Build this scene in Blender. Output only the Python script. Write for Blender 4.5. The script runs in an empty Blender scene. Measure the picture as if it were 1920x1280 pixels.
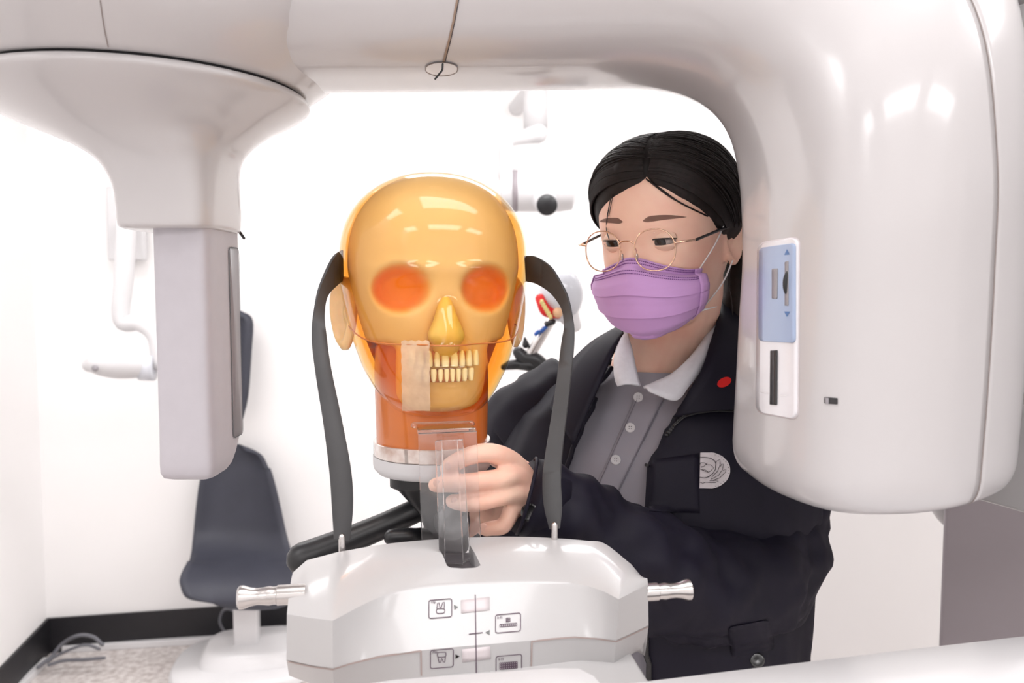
import bpy, bmesh, math, random
import numpy as np
from mathutils import Vector, Matrix, noise
from mathutils.bvhtree import BVHTree

random.seed(7)
S = bpy.context.scene
C = S.collection
PI = math.pi
R = math.radians

# ------------------------------------------------------------------ camera, world, lights
EYE = 1.56
F = 1500.0
PITCH = R(4.0)
cd = bpy.data.cameras.new('camera'); cam = bpy.data.objects.new('camera', cd); C.objects.link(cam)
cam.location = (0, 0, EYE); cam.rotation_euler = (R(90) - PITCH, 0, 0)
cd.sensor_width = 36.0; cd.lens = F / 1920 * 36; cd.clip_start = 0.02
cd.dof.use_dof = True; cd.dof.focus_distance = 0.80; cd.dof.aperture_fstop = 8.0
S.camera = cam
S.view_settings.view_transform = 'Standard'; S.view_settings.look = 'None'
S.view_settings.exposure = -1.2; S.view_settings.gamma = 1.0; S.view_settings.use_curve_mapping = False
wd = bpy.data.worlds.new('world'); S.world = wd; wd.use_nodes = True
wd.node_tree.nodes['Background'].inputs[0].default_value = (1, 1, 1, 1)
wd.node_tree.nodes['Background'].inputs[1].default_value = 0.3
S.cycles.use_denoising = True
S.cycles.max_bounces = 14; S.cycles.diffuse_bounces = 5; S.cycles.glossy_bounces = 5
S.cycles.transmission_bounces = 12; S.cycles.transparent_max_bounces = 16

def area(name, loc, rot, sx, sy, power, col=(1, 1, 1)):
    l = bpy.data.lights.new(name, 'AREA'); l.shape = 'RECTANGLE'; l.size = sx; l.size_y = sy
    l.energy = power; l.color = col
    o = bpy.data.objects.new(name, l); C.objects.link(o); o.location = loc; o.rotation_euler = rot
    return o
ROOM_YAW = R(10.3)
CEIL = 2.75
LIGHT_POS = [(-1.3, 0.3), (0.45, 0.3), (2.0, 0.3), (-1.1, 2.35), (0.5, 2.35), (2.1, 2.35), (-1.3, -1.5), (0.45, -1.5), (2.0, -1.5)]
for i, (x, y) in enumerate(LIGHT_POS):
    c, s = math.cos(ROOM_YAW), math.sin(ROOM_YAW)
    area('ceiling_lamp_light', (x * c - y * s, x * s + y * c, CEIL - 0.05), (0, 0, ROOM_YAW), 1.15, 0.58,
         (28, 28, 28, 43, 43, 43, 34, 34, 34)[i], (1.0, 0.99, 0.995))

# ------------------------------------------------------------------ pixel helpers (camera model of the photograph)
CP, SP = math.cos(PITCH), math.sin(PITCH)
def cdir(px, py):
    X = (px - 960) / F; Y = -(py - 640) / F
    return Vector((X, CP + Y * SP, -SP + Y * CP))
def W(px, py, d):
    return Vector((0, 0, EYE)) + cdir(px, py) * d
def Wz(px, py, z):
    v = cdir(px, py); return Vector((0, 0, EYE)) + v * ((z - EYE) / v.z)
def proj(p):
    q = Vector(p) - Vector((0, 0, EYE)); d = q.y * CP - q.z * SP; Y = q.y * SP + q.z * CP
    return 960 + F * q.x / d, 640 - F * Y / d, d

# ------------------------------------------------------------------ materials
def mat(name, col, rough=0.5, metal=0.0, coat=0.0, spec=0.5, bump=None, vary=0.0, vscale=20.0, sss=0.0, alpha=1.0, sheen=0.0, trans=0.0, ior=1.5, col2=None):
    m = bpy.data.materials.new(name); m.use_nodes = True
    nt = m.node_tree; b = nt.nodes['Principled BSDF']
    b.inputs['Roughness'].default_value = rough; b.inputs['Metallic'].default_value = metal
    b.inputs['Coat Weight'].default_value = coat; b.inputs['Coat Roughness'].default_value = 0.10
    b.inputs['Specular IOR Level'].default_value = spec; b.inputs['IOR'].default_value = ior
    b.inputs['Alpha'].default_value = alpha; b.inputs['Sheen Weight'].default_value = sheen
    b.inputs['Transmission Weight'].default_value = trans
    if sss:
        b.inputs['Subsurface Weight'].default_value = sss
        b.inputs['Subsurface Radius'].default_value = (0.012, 0.004, 0.002); b.inputs['Subsurface Scale'].default_value = 1.0
    tc = nt.nodes.new('ShaderNodeTexCoord')
    n = nt.nodes.new('ShaderNodeTexNoise'); n.inputs['Scale'].default_value = vscale; n.inputs['Detail'].default_value = 4
    nt.links.new(tc.outputs['Object'], n.inputs['Vector'])
    r = nt.nodes.new('ShaderNodeMix'); r.data_type = 'RGBA'
    c2 = col2 if col2 else tuple(max(0, c * (1 - vary)) for c in col)
    r.inputs[6].default_value = (*col, 1); r.inputs[7].default_value = (*c2, 1)
    mr = nt.nodes.new('ShaderNodeMapRange'); mr.inputs[1].default_value = 0.35; mr.inputs[2].default_value = 0.65
    nt.links.new(n.outputs['Fac'], mr.inputs[0]); nt.links.new(mr.outputs[0], r.inputs[0])
    nt.links.new(r.outputs[2], b.inputs['Base Color'])
    if bump:
        sc, st, dist = bump
        n2 = nt.nodes.new('ShaderNodeTexNoise'); n2.inputs['Scale'].default_value = sc; n2.inputs['Detail'].default_value = 3
        nt.links.new(tc.outputs['Object'], n2.inputs['Vector'])
        bp = nt.nodes.new('ShaderNodeBump'); bp.inputs['Strength'].default_value = st; bp.inputs['Distance'].default_value = dist
        nt.links.new(n2.outputs['Fac'], bp.inputs['Height']); nt.links.new(bp.outputs[0], b.inputs['Normal'])
    return m

def srgb(r, g, b):
    f = lambda c: (c / 255 / 12.92) if c <= 10 else ((c / 255 + 0.055) / 1.055) ** 2.4
    return (f(r), f(g), f(b))

M = {}
M['wall'] = mat('white_paint', (0.93, 0.915, 0.91), 0.85, vary=0.015, vscale=2.0, bump=(300, 0.05, 0.001))
M['ceil'] = mat('ceiling_paint', (0.9, 0.89, 0.88), 0.9, vary=0.02)
M['base'] = mat('black_vinyl', (0.012, 0.011, 0.014), 0.45, vary=0.1)
M['tile'] = mat('speckled_stone_tile', srgb(232, 226, 223), 0.4, vary=0.35, vscale=38, col2=srgb(190, 180, 176))
M['grout'] = mat('grout', srgb(120, 110, 106), 0.9, vary=0.1)
M['shell'] = mat('glossy_white_plastic', (0.52, 0.50, 0.505), 0.30, coat=0.7, vary=0.01, vscale=3)
M['shell2'] = mat('glossy_white_plastic_unit', (0.46, 0.45, 0.452), 0.36, coat=0.45, vary=0.01, vscale=3)
M['grey'] = mat('satin_grey_plastic', srgb(184, 180, 186), 0.42, vary=0.03, vscale=60, bump=(900, 0.08, 0.0004))
M['greydark'] = mat('mid_grey_metal', srgb(150, 142, 146), 0.5, vary=0.04, vscale=8)
M['seam'] = mat('dark_seam_gap', (0.28, 0.24, 0.23), 0.8, vary=0.1)  # dark brownish grey of the cover seams
M['black'] = mat('black_plastic', (0.012, 0.012, 0.014), 0.38, vary=0.2)
M['rubber'] = mat('charcoal_rubber', (0.055, 0.054, 0.056), 0.55, vary=0.15, vscale=30)
M['steel'] = mat('brushed_steel', (0.62, 0.60, 0.59), 0.25, metal=1.0, vary=0.08, vscale=60)
M['chairs'] = mat('slate_plastic_shell', (0.042, 0.044, 0.062), 0.55, vary=0.1, vscale=10)
M['white'] = mat('white_enamel', (0.76, 0.75, 0.76), 0.35, coat=0.3, vary=0.01)
M['whitem'] = mat('white_matte', (0.66, 0.65, 0.66), 0.5, vary=0.02)
M['print'] = mat('printed_ink', srgb(84, 64, 80), 0.6, vary=0.05)
M['printlt'] = mat('printed_light_grey', srgb(205, 196, 198), 0.5, vary=0.03)
M['cable'] = mat('grey_cable', (0.16, 0.16, 0.18), 0.5, vary=0.1)
M['navy'] = mat('navy_twill', (0.0075, 0.006, 0.0160), 0.62, vary=0.25, vscale=10, bump=(1400, 0.15, 0.0004), spec=0.26)
M['navy2'] = mat('navy_twill_lining', (0.007, 0.0058, 0.011), 0.8, vary=0.2, vscale=10)
M['polo'] = mat('grey_jersey', srgb(150, 147, 156), 0.8, vary=0.07, vscale=14, bump=(1600, 0.2, 0.0003), sheen=0.1)
M['collar'] = mat('pale_grey_rib', srgb(214, 214, 220), 0.8, vary=0.05, vscale=200, bump=(1500, 0.2, 0.0004))
M['skin'] = mat('skin', srgb(248, 206, 184), 0.45, vary=0.06, vscale=22, sss=0.12, bump=(500, 0.06, 0.0004), col2=srgb(243, 190, 168))
M['nail'] = mat('fingernail', srgb(238, 190, 172), 0.25, vary=0.02)
M['hair'] = mat('dark_brown_hair', (0.016, 0.010, 0.0095), 0.55, spec=0.3, vary=0.5, vscale=160)
M['brow'] = mat('eyebrow_hair', srgb(92, 58, 50), 0.8, vary=0.4, vscale=900, alpha=0.62)
M['mask'] = mat('lilac_nonwoven', srgb(205, 160, 216), 0.8, vary=0.03, vscale=40, bump=(1800, 0.25, 0.0003), sheen=0.1)
M['maskd'] = mat('lilac_stitch', srgb(140, 92, 160), 0.8, vary=0.05)
M['loop'] = mat('white_elastic', (0.8, 0.78, 0.8), 0.7, vary=0.05)
M['gold'] = mat('rose_gold_metal', (0.85, 0.58, 0.42), 0.2, metal=1.0, vary=0.03)
M['eyew'] = mat('eye_white', (0.40, 0.34, 0.32), 0.4, vary=0.03)
M['iris'] = mat('dark_iris', (0.012, 0.008, 0.007), 0.1, vary=0.1)
M['trou'] = mat('black_trousers', (0.012, 0.012, 0.014), 0.8, vary=0.2)
M['red'] = mat('red_print', srgb(214, 22, 20), 0.6, vary=0.04)
M['badge'] = mat('silver_badge', srgb(202, 196, 200), 0.4, vary=0.12, vscale=150, bump=(500, 0.2, 0.0005))
M['badged'] = mat('badge_line', srgb(60, 54, 58), 0.6, vary=0.1)
M['button'] = mat('pearl_button', srgb(205, 203, 206), 0.25, coat=0.5, vary=0.05)
M['buttond'] = mat('black_button', (0.02, 0.02, 0.022), 0.2, coat=0.5, vary=0.1)
M['blue'] = mat('pale_blue_label', srgb(158, 174, 203), 0.35, coat=0.5, vary=0.02)
M['bluearr'] = mat('blue_arrow_print', srgb(84, 118, 168), 0.5, vary=0.02)
M['label'] = mat('clear_label_film', srgb(226, 224, 228), 0.25, coat=0.8, vary=0.02)
M['slot'] = mat('dark_slot', (0.03, 0.028, 0.03), 0.3, vary=0.2)
M['slotg'] = mat('grey_slot', srgb(150, 146, 150), 0.4, vary=0.1)
M['bone'] = mat('cast_bone_resin', (0.74, 0.51, 0.25), 0.6, vary=0.05, vscale=30)
M['tooth'] = mat('tooth_enamel', (0.86, 0.76, 0.52), 0.35, vary=0.04, vscale=80)
M['gap'] = mat('brownish_tooth_gap', srgb(196, 128, 84), 0.7, vary=0.1)  # brownish colour of the gum between the teeth
M['nasal'] = mat('yellow_nasal_resin', (0.74, 0.50, 0.10), 0.5, vary=0.15, vscale=60)
M['neck'] = mat('orange_resin', (0.62, 0.155, 0.012), 0.4, coat=0.7, vary=0.08, vscale=9)
M['earr'] = mat('amber_ear_resin', (0.86, 0.56, 0.25), 0.3, coat=0.8, vary=0.15, vscale=40, sss=0.3)
M['tape'] = mat('paper_tape', srgb(226, 196, 166), 0.75, vary=0.15, vscale=90, alpha=0.68)
M['slate'] = mat('steel_plate', srgb(140, 134, 138), 0.3, metal=0.6, vary=0.1)
M['peach'] = mat('peach_resin', srgb(226, 180, 140), 0.5, vary=0.05)
M['yel'] = mat('cream_model_teeth', srgb(232, 214, 140), 0.5, vary=0.1)
M['bluek'] = mat('blue_knob', srgb(40, 90, 170), 0.4, vary=0.05)
M['silver'] = mat('pearl_grey_plastic', srgb(205, 207, 214), 0.25, coat=0.5, vary=0.03)

def glassy(name, tint=(1, 1, 1), rough=0.0, ior=1.47):
    m = bpy.data.materials.new(name); m.use_nodes = True; nt = m.node_tree
    nt.nodes.remove(nt.nodes['Principled BSDF']); out = nt.nodes['Material Output']
    t = nt.nodes.new('ShaderNodeBsdfTransparent'); t.inputs[0].default_value = (*tint, 1)
    g = nt.nodes.new('ShaderNodeBsdfGlossy'); g.inputs['Roughness'].default_value = rough
    f = nt.nodes.new('ShaderNodeFresnel'); f.inputs[0].default_value = ior
    mx = nt.nodes.new('ShaderNodeMixShader')
    geo = nt.nodes.new('ShaderNodeNewGeometry'); inv = nt.nodes.new('ShaderNodeMath'); inv.operation = 'SUBTRACT'; inv.inputs[0].default_value = 1.0
    mul = nt.nodes.new('ShaderNodeMath'); mul.operation = 'MULTIPLY'      # only the outer face of the resin mirrors
    nt.links.new(geo.outputs['Backfacing'], inv.inputs[1]); nt.links.new(f.outputs[0], mul.inputs[0]); nt.links.new(inv.outputs[0], mul.inputs[1])
    nt.links.new(mul.outputs[0], mx.inputs[0]); nt.links.new(t.outputs[0], mx.inputs[1]); nt.links.new(g.outputs[0], mx.inputs[2])
    nt.links.new(mx.outputs[0], out.inputs['Surface'])
    return m
M['lens'] = glassy('spectacle_lens', (0.99, 0.985, 0.98), 0.0, 1.3)
M['acryl'] = mat('clear_acrylic', (0.97, 0.975, 0.985), 0.0, trans=1.0, ior=1.48, coat=1.0)
M['resin'] = glassy('amber_cast_resin', (1, 1, 1), 0.09, 1.5)
_nt = M['resin'].node_tree
_va = _nt.nodes.new('ShaderNodeVolumeAbsorption'); _va.inputs['Color'].default_value = (0.975, 0.74, 0.20, 1); _va.inputs['Density'].default_value = 44.0
_nt.links.new(_va.outputs[0], _nt.nodes['Material Output'].inputs['Volume'])
M['lamp'] = bpy.data.materials.new('lamp_diffuser'); M['lamp'].use_nodes = True
_b = M['lamp'].node_tree.nodes['Principled BSDF']; _b.inputs['Emission Color'].default_value = (1, 0.98, 0.97, 1); _b.inputs['Emission Strength'].default_value = 3.0

# ------------------------------------------------------------------ object helpers
def tag(o, label, cat, group=None, kind=None):
    o['label'] = label; o['category'] = cat
    if group: o['group'] = group
    if kind: o['kind'] = kind
    return o
def thing(name, loc, label, cat, group=None):
    o = bpy.data.objects.new(name, None); C.objects.link(o); o.location = loc; o.empty_display_size = 0.02
    return tag(o, label, cat, group)
def origin_of(o):
    p = Vector((0, 0, 0))
    while o is not None:
        p += o.location; o = o.parent
    return p
def mk(name, verts, faces, m, parent=None, smooth=True, sub=0, bevel=0, autosmooth=None):
    me = bpy.data.meshes.new(name)
    off = origin_of(parent) if parent else Vector((0, 0, 0))
    me.from_pydata([tuple(Vector(v) - off) for v in verts], [], faces); me.update()
    if m: me.materials.append(m)
    bm = bmesh.new(); bm.from_mesh(me); bmesh.ops.remove_doubles(bm, verts=bm.verts, dist=1e-6)
    bmesh.ops.recalc_face_normals(bm, faces=bm.faces)
    if bevel: bmesh.ops.bevel(bm, geom=list(bm.edges), offset=bevel, segments=3, affect='EDGES', profile=0.6)
    bm.to_mesh(me); bm.free()
    if smooth:
        me.polygons.foreach_set('use_smooth', [True] * len(me.polygons))
        if autosmooth: me.set_sharp_from_angle(angle=R(autosmooth))
    o = bpy.data.objects.new(name, me); C.objects.link(o)
    if parent: o.parent = parent
    if sub:
        md = o.modifiers.new('sub', 'SUBSURF'); md.levels = sub; md.render_levels = sub
    return o
def mjoin(*parts):
    V, Fc = [], []
    for v, f in parts:
        k = len(V); V += list(v); Fc += [tuple(i + k for i in q) for q in f]
    return V, Fc
def struct(o): o['kind'] = 'structure'; return o
def box(c, s, yaw=0, pitch=0, roll=0):
    Rm = Matrix.Rotation(yaw, 3, 'Z') @ Matrix.Rotation(pitch, 3, 'X') @ Matrix.Rotation(roll, 3, 'Y')
    V = []
    for dz in (-.5, .5):
        for dx, dy in ((-.5, -.5), (.5, -.5), (.5, .5), (-.5, .5)):
            V.append(Vector(c) + Rm @ Vector((dx * s[0], dy * s[1], dz * s[2])))
    return V, [(3, 2, 1, 0), (4, 5, 6, 7), (0, 1, 5, 4), (1, 2, 6, 5), (2, 3, 7, 6), (3, 0, 4, 7)]
def catmull(P, n, closed=False):
    P = [tuple(map(float, p)) for p in P]; A = np.array(P); N = len(A)
    out = []
    segs = N if closed else N - 1
    for i in range(segs):
        if closed: p0, p1, p2, p3 = A[(i - 1) % N], A[i], A[(i + 1) % N], A[(i + 2) % N]
        else:
            p1, p2 = A[i], A[i + 1]
            p0 = A[i - 1] if i > 0 else 2 * p1 - p2
            p3 = A[i + 2] if i + 2 < N else 2 * p2 - p1
        for k in range(n):
            t = k / n
            out.append(0.5 * ((2 * p1) + (-p0 + p2) * t + (2 * p0 - 5 * p1 + 4 * p2 - p3) * t * t + (-p0 + 3 * p1 - 3 * p2 + p3) * t ** 3))
    if not closed: out.append(A[-1])
    return [tuple(o) for o in out]
def loft(rings, closed=True, caps=True):
    n = len(rings[0]); V = []; Fc = []
    for r in rings: V += [Vector(p) for p in r]
    for i in range(len(rings) - 1):
        for j in range(n if closed else n - 1):
            a = i * n + j; b = i * n + (j + 1) % n
            Fc.append((a, b, b + n, a + n))
    if caps and closed:
        for base, rv in ((0, rings[0]), ((len(rings) - 1) * n, rings[-1])):
            c = sum((Vector(p) for p in rv), Vector()) / n; k = len(V); V.append(c)
            for j in range(n): Fc.append((base + j, base + (j + 1) % n, k))
    return V, Fc
def spw(c, e): return math.copysign(abs(c) ** e, c)
def ering(c, A, B, n=32, e=2.0):
    c, A, B = Vector(c), Vector(A), Vector(B)
    return [c + A * spw(math.cos(t), 2 / e) + B * spw(math.sin(t), 2 / e) for t in (2 * PI * k / n for k in range(n))]
def frames(P):
    P = [Vector(p) for p in P]; T = []
    for i in range(len(P)):
        a = P[max(0, i - 1)]; b = P[min(len(P) - 1, i + 1)]; T.append((b - a).normalized())
    up = Vector((0, 0, 1)) if abs(T[0].z) < 0.9 else Vector((0, 1, 0))
    u = T[0].cross(up).normalized(); out = []
    for t in T:
        u = (u - t * u.dot(t)).normalized(); out.append((u, t.cross(u).normalized()))
    return P, T, out
def tube(P, r, n=12, round_caps=True, flat=1.0, fold=None):
    P, T, Fr = frames(P); m = len(P)
    rr = [r] * m if isinstance(r, (int, float)) else list(r)
    rings = []
    if round_caps:
        for k in range(3):
            a = (k + 0.15) / 3 * PI / 2
            rings.append(ering(P[0] - T[0] * rr[0] * math.cos(a), Fr[0][0] * rr[0] * math.sin(a), Fr[0][1] * rr[0] * math.sin(a) * flat, n))
    for i in range(m):
        ring = ering(P[i], Fr[i][0] * rr[i], Fr[i][1] * rr[i] * flat, n)
        if fold:
            amp, fs, seed = fold; q = []
            for v in ring:
                d = (v - P[i]).normalized()
                q.append(v + d * amp * noise.noise(Vector(v) * fs + Vector((seed, seed, 0))) + d * amp * 0.6 * noise.noise(Vector(v) * fs * 2.3 + Vector((0, seed, seed))))
            ring = q
        rings.append(ring)
    if round_caps:
        for k in (2, 1, 0):
            a = (k + 0.15) / 3 * PI / 2
            rings.append(ering(P[-1] + T[-1] * rr[-1] * math.cos(a), Fr[-1][0] * rr[-1] * math.sin(a), Fr[-1][1] * rr[-1] * math.sin(a) * flat, n))
    return loft(rings)
def stube(P, r, k=6, n=12, **kw):
    if isinstance(r, (int, float)): r = [r] * len(P)
    Q = catmull([(*Vector(p), rr) for p, rr in zip(P, r)], k)
    return tube([q[:3] for q in Q], [max(1e-4, q[3]) for q in Q], n, **kw)
def lathe(c, axis, prof, n=32):
    axis = Vector(axis).normalized(); up = Vector((0, 0, 1)) if abs(axis.z) < 0.9 else Vector((1, 0, 0))
    u = axis.cross(up).normalized(); v = axis.cross(u)
    return loft([ering(Vector(c) + axis * h, u * max(r, 1e-5), v * max(r, 1e-5), n) for h, r in prof])
def ellipsoid(c, ax, n=24, mm=16):
    A, B, D = [Vector(a) for a in ax]; rings = []
    for i in range(mm + 1):
        t = PI * (i + 0.02) / (mm + 0.04) - PI / 2
        rings.append(ering(Vector(c) + D * math.sin(t), A * math.cos(t), B * math.cos(t), n))
    return loft(rings)
def bvh_of(*objs):
    V, Fc = [], []
    for o in objs:
        dg = bpy.context.evaluated_depsgraph_get(); e = o.evaluated_get(dg); me = e.to_mesh(); off = origin_of(o)
        k = len(V); V += [v.co + off for v in me.vertices]; Fc += [tuple(i + k for i in p.vertices) for p in me.polygons]
        e.to_mesh_clear()
    return BVHTree.FromPolygons(V, Fc)
def onto(bvh, px, py, off=0.0005, default=None):
    v = cdir(px, py).normalized(); h = bvh.ray_cast(Vector((0, 0, EYE)), v)
    if h[0] is None: return default
    n = h[1] if h[1].dot(v) < 0 else -h[1]
    return h[0] + n * off
def patch(name, bvh, quad, m, parent, nx=8, ny=8, off=0.0006, rad=0.0, thick=0.0006):
    # quad: px corners TL,TR,BR,BL ; rounded corners by insetting rows
    TL, TR, BR, BL = [np.array(q, float) for q in quad]; rings = []; V = []; Fc = []
    hh = np.linalg.norm(BL - TL); ww = np.linalg.norm(TR - TL); last = None
    vs = np.linspace(0, 1, ny + 1)
    if rad: vs = np.array(sorted(set(list(vs) + [rad / hh * f for f in (0.08, 0.3, 0.6, 1)] + [1 - rad / hh * f for f in (0.08, 0.3, 0.6, 1)])))
    for v in vs:
        ins = 0
        if rad:
            dy = min(v, 1 - v) * hh
            if dy < rad: ins = (rad - math.sqrt(max(0, rad ** 2 - (rad - dy) ** 2))) / ww
        row = []
        for u in np.linspace(ins, 1 - ins, nx + 1):
            p = (TL * (1 - u) + TR * u) * (1 - v) + (BL * (1 - u) + BR * u) * v
            q = onto(bvh, p[0], p[1], off, last); last = q; row.append(q)
        rings.append(row)
    V, Fc = loft(rings, closed=False)
    o = mk(name, V, Fc, m, parent)
    if thick:
        md = o.modifiers.new('solid', 'SOLIDIFY'); md.thickness = thick; md.offset = 0
    return o
def stroke_geo(bvh, pts, w, off=0.0007, closed=False, step=4):
    P = [np.array(p, float) for p in pts]
    if closed: P.append(P[0])
    Q = []
    for a, b in zip(P[:-1], P[1:]):
        k = max(1, int(np.linalg.norm(b - a) / step))
        for i in range(k): Q.append(a + (b - a) * i / k)
    Q.append(P[-1]); L, Rr = [], []
    last = None
    for i, q in enumerate(Q):
        t = Q[min(i + 1, len(Q) - 1)] - Q[max(0, i - 1)]
        if closed and i in (0, len(Q) - 1): t = Q[1] - Q[-2]
        t = t / (np.linalg.norm(t) + 1e-9); nn = np.array([-t[1], t[0]]) * w / 2
        a = onto(bvh, *(q + nn), off, last); b = onto(bvh, *(q - nn), off, a); last = b
        if a is None or b is None: continue
        L.append(a); Rr.append(b)
    return loft([L, Rr], closed=False)
def strokes(name, bvh, lines, m, parent, off=0.0007, kind=None):
    g = mjoin(*[stroke_geo(bvh, l[0], l[1], off, closed=(len(l) > 2 and l[2])) for l in lines])
    o = mk(name, g[0], g[1], m, parent, smooth=False)
    return o
def poly_decal(name, bvh, pts, m, parent, off=0.0007):
    V = [onto(bvh, p[0], p[1], off) for p in pts]; V = [v for v in V if v is not None]
    if len(V) < 3: return None
    c = sum(V, Vector()) / len(V); k = len(V); V.append(c)
    return mk(name, V, [(i, (i + 1) % k, k) for i in range(k)], m, parent)
def rrect(x, y, w, h, r, sk=0.0, n=4):
    P = []
    for cx, cy, a0 in ((x + w - r, y + r, -90), (x + w - r, y + h - r, 0), (x + r, y + h - r, 90), (x + r, y + r, 180)):
        for k in range(n + 1):
            a = R(a0 + 90 * k / n); P.append((cx + r * math.cos(a), cy + r * math.sin(a)))
    return [(px, py + sk * (px - x - w / 2)) for px, py in P]

# ------------------------------------------------------------------ the room
corner = Wz(88, 1158, 0.15); corner.z = 0
ux = Vector((math.cos(ROOM_YAW), math.sin(ROOM_YAW), 0)); uy = Vector((-math.sin(ROOM_YAW), math.cos(ROOM_YAW), 0))
RW, RD = 4.9, 6.0
def rp(u, v, z=0):       # room coordinates: u along the back wall from the left corner, v towards the camera
    return corner + ux * u - uy * v + Vector((0, 0, z))
def rbox(u0, u1, v0, v1, z0, z1):
    V = [rp(u, v, z) for z in (z0, z1) for u, v in ((u0, v0), (u1, v0), (u1, v1), (u0, v1))]
    return V, [(3, 2, 1, 0), (4, 5, 6, 7), (0, 1, 5, 4), (1, 2, 6, 5), (2, 3, 7, 6), (3, 0, 4, 7)]
fl = struct(mk('floor', *rbox(-.1, RW + .1, -.1, RD + .1, -0.1, -0.012), M['grout'], smooth=False))
T_ = 0.6; tile_me = None
for i in range(int(RW / T_) + 1):
    for j in range(int(RD / T_) + 1):
        u0, v0 = i * T_ + 0.002, j * T_ + 0.002; u1, v1 = min((i + 1) * T_ - 0.002, RW), min((j + 1) * T_ - 0.002, RD)
        if u1 - u0 < 0.02 or v1 - v0 < 0.02: continue
        full = (i + 1) * T_ <= RW and (j + 1) * T_ <= RD
        if full and tile_me:
            o = bpy.data.objects.new('tile', tile_me); C.objects.link(o); o.parent = fl
            o.location = rp(u0, v0) - rp(0.002, 0.002)
        else:
            o = mk('tile', *rbox(u0, u1, v0, v1, -0.014, 0.0), M['tile'], fl, smooth=False, bevel=0.0015)
            if full: tile_me = o.data
struct(mk('ceiling', *rbox(-.1, RW + .1, -.1, RD + .1, CEIL, CEIL + .1), M['ceil'], smooth=False))
struct(mk('wall_back', *rbox(-.1, RW + .1, -.1, 0, -.012, CEIL), M['wall'], smooth=False))
struct(mk('wall_left', *rbox(-.1, 0, 0, RD, -.012, CEIL), M['wall'], smooth=False))
struct(mk('wall_right', *rbox(RW, RW + .1, 0, RD, -.012, CEIL), M['wall'], smooth=False))
struct(mk('wall_front', *rbox(-.1, RW + .1, RD, RD + .1, -.012, CEIL), M['wall'], smooth=False))
struct(mk('baseboard_back', *rbox(0, RW, 0.0, 0.012, 0, 0.15), M['base'], smooth=False))
struct(mk('baseboard_left', *rbox(0, 0.012, 0.012, RD, 0, 0.15), M['base'], smooth=False))
c_, s_ = math.cos(ROOM_YAW), math.sin(ROOM_YAW)
for i, (x, y) in enumerate(LIGHT_POS):
    cx, cy = x * c_ - y * s_, x * s_ + y * c_
    t = thing('ceiling_light', (cx, cy, CEIL), 'rectangular flush ceiling panel lamp, %s of the %s row' % (('left end', 'middle', 'right end')[i % 3], ('middle', 'rear wall', 'front')[i // 3]), 'lamp', 'ceiling panel lamps')
    mk('lamp_frame', *mjoin(*[box((cx + dx * c_ - dy * s_, cy + dx * s_ + dy * c_, CEIL - 0.01), (sx, sy, 0.02), ROOM_YAW) for dx, dy, sx, sy in ((0, .3, 1.22, .02), (0, -.3, 1.22, .02), (.6, 0, .02, .58), (-.6, 0, .02, .58))]), M['white'], t, smooth=False)
    mk('diffuser', *box((cx, cy, CEIL - 0.008), (1.18, 0.58, 0.008), ROOM_YAW), M['lamp'], t, smooth=False)

pa0 = W(1405, 600, 2.2); pa1 = W(2300, 600, 2.3); pc_ = (pa0 + pa1) / 2; pl_len = (pa1 - pa0).length
struct(mk('wall_partition', *box((pc_.x, pc_.y + .05, CEIL / 2), (pl_len, .1, CEIL - .001), math.atan2(pa1.y - pa0.y, pa1.x - pa0.x)), M['wall'], smooth=False))
# cable trunking and cables
def trunk(p0, p1, w, h, label):
    a, b = Vector(p0), Vector(p1); d = (b - a); L = d.length; yaw = math.atan2(d.y, d.x)
    o = mk('cable_trunking', *box(((a.x + b.x) / 2, (a.y + b.y) / 2, h / 2 + 0.0005), (L, w, h), yaw), M['white'], None, bevel=0.003, autosmooth=40)
    tag(o, label, 'trunking', 'cable trunking on the floor')
a = Wz(118, 1222, 0.0); b = Wz(360, 1207, 0.0)
trunk(a, b + (b - a) * 0.6, 0.028, 0.028, 'front white cable trunking strip lying on the floor along the back wall')
a = Wz(192, 1206, 0.0); b = Wz(430, 1187, 0.0)
trunk(a, b + (b - a) * 0.25, 0.028, 0.03, 'rear white cable trunking strip against the black baseboard of the back wall')
a = Wz(88, 1243, 0.0); b = Wz(40, 1290, 0.0)
trunk(a, b + (b - a) * 1.2, 0.026, 0.026, 'short white trunking strip running along the left wall')
def cable(pts, r, label, grp='grey cables on the floor'):
    tag(mk('cable', *stube([W(x, y, z) for x, y, z in pts], r, 8, 8), M['cable']), label, 'cable', grp)
cable([(72, 1250, 3.2), (95, 1232, 3.27), (118, 1206, 3.3), (148, 1191, 3.3), (175, 1194, 3.31), (192, 1208, 3.31)], 0.008, 'grey cable arching up in the left corner by the black baseboard')
cable([(90, 1240, 3.22), (104, 1230, 3.23), (142, 1213, 3.235), (165, 1209, 3.235), (186, 1216, 3.24)], 0.006, 'lower grey cable running into the rear trunking strip')
cable([(92, 1246, 3.20), (120, 1238, 3.215), (160, 1236, 3.215), (195, 1233, 3.215)], 0.007, 'grey cable lying in front of the trunking strip')
cable([(424, 1190, 3.45), (412, 1165, 3.45), (420, 1143, 3.45), (440, 1148, 3.45), (445, 1185, 3.45)], 0.006, 'looped grey cable behind the chair at the back wall', None)

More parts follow.
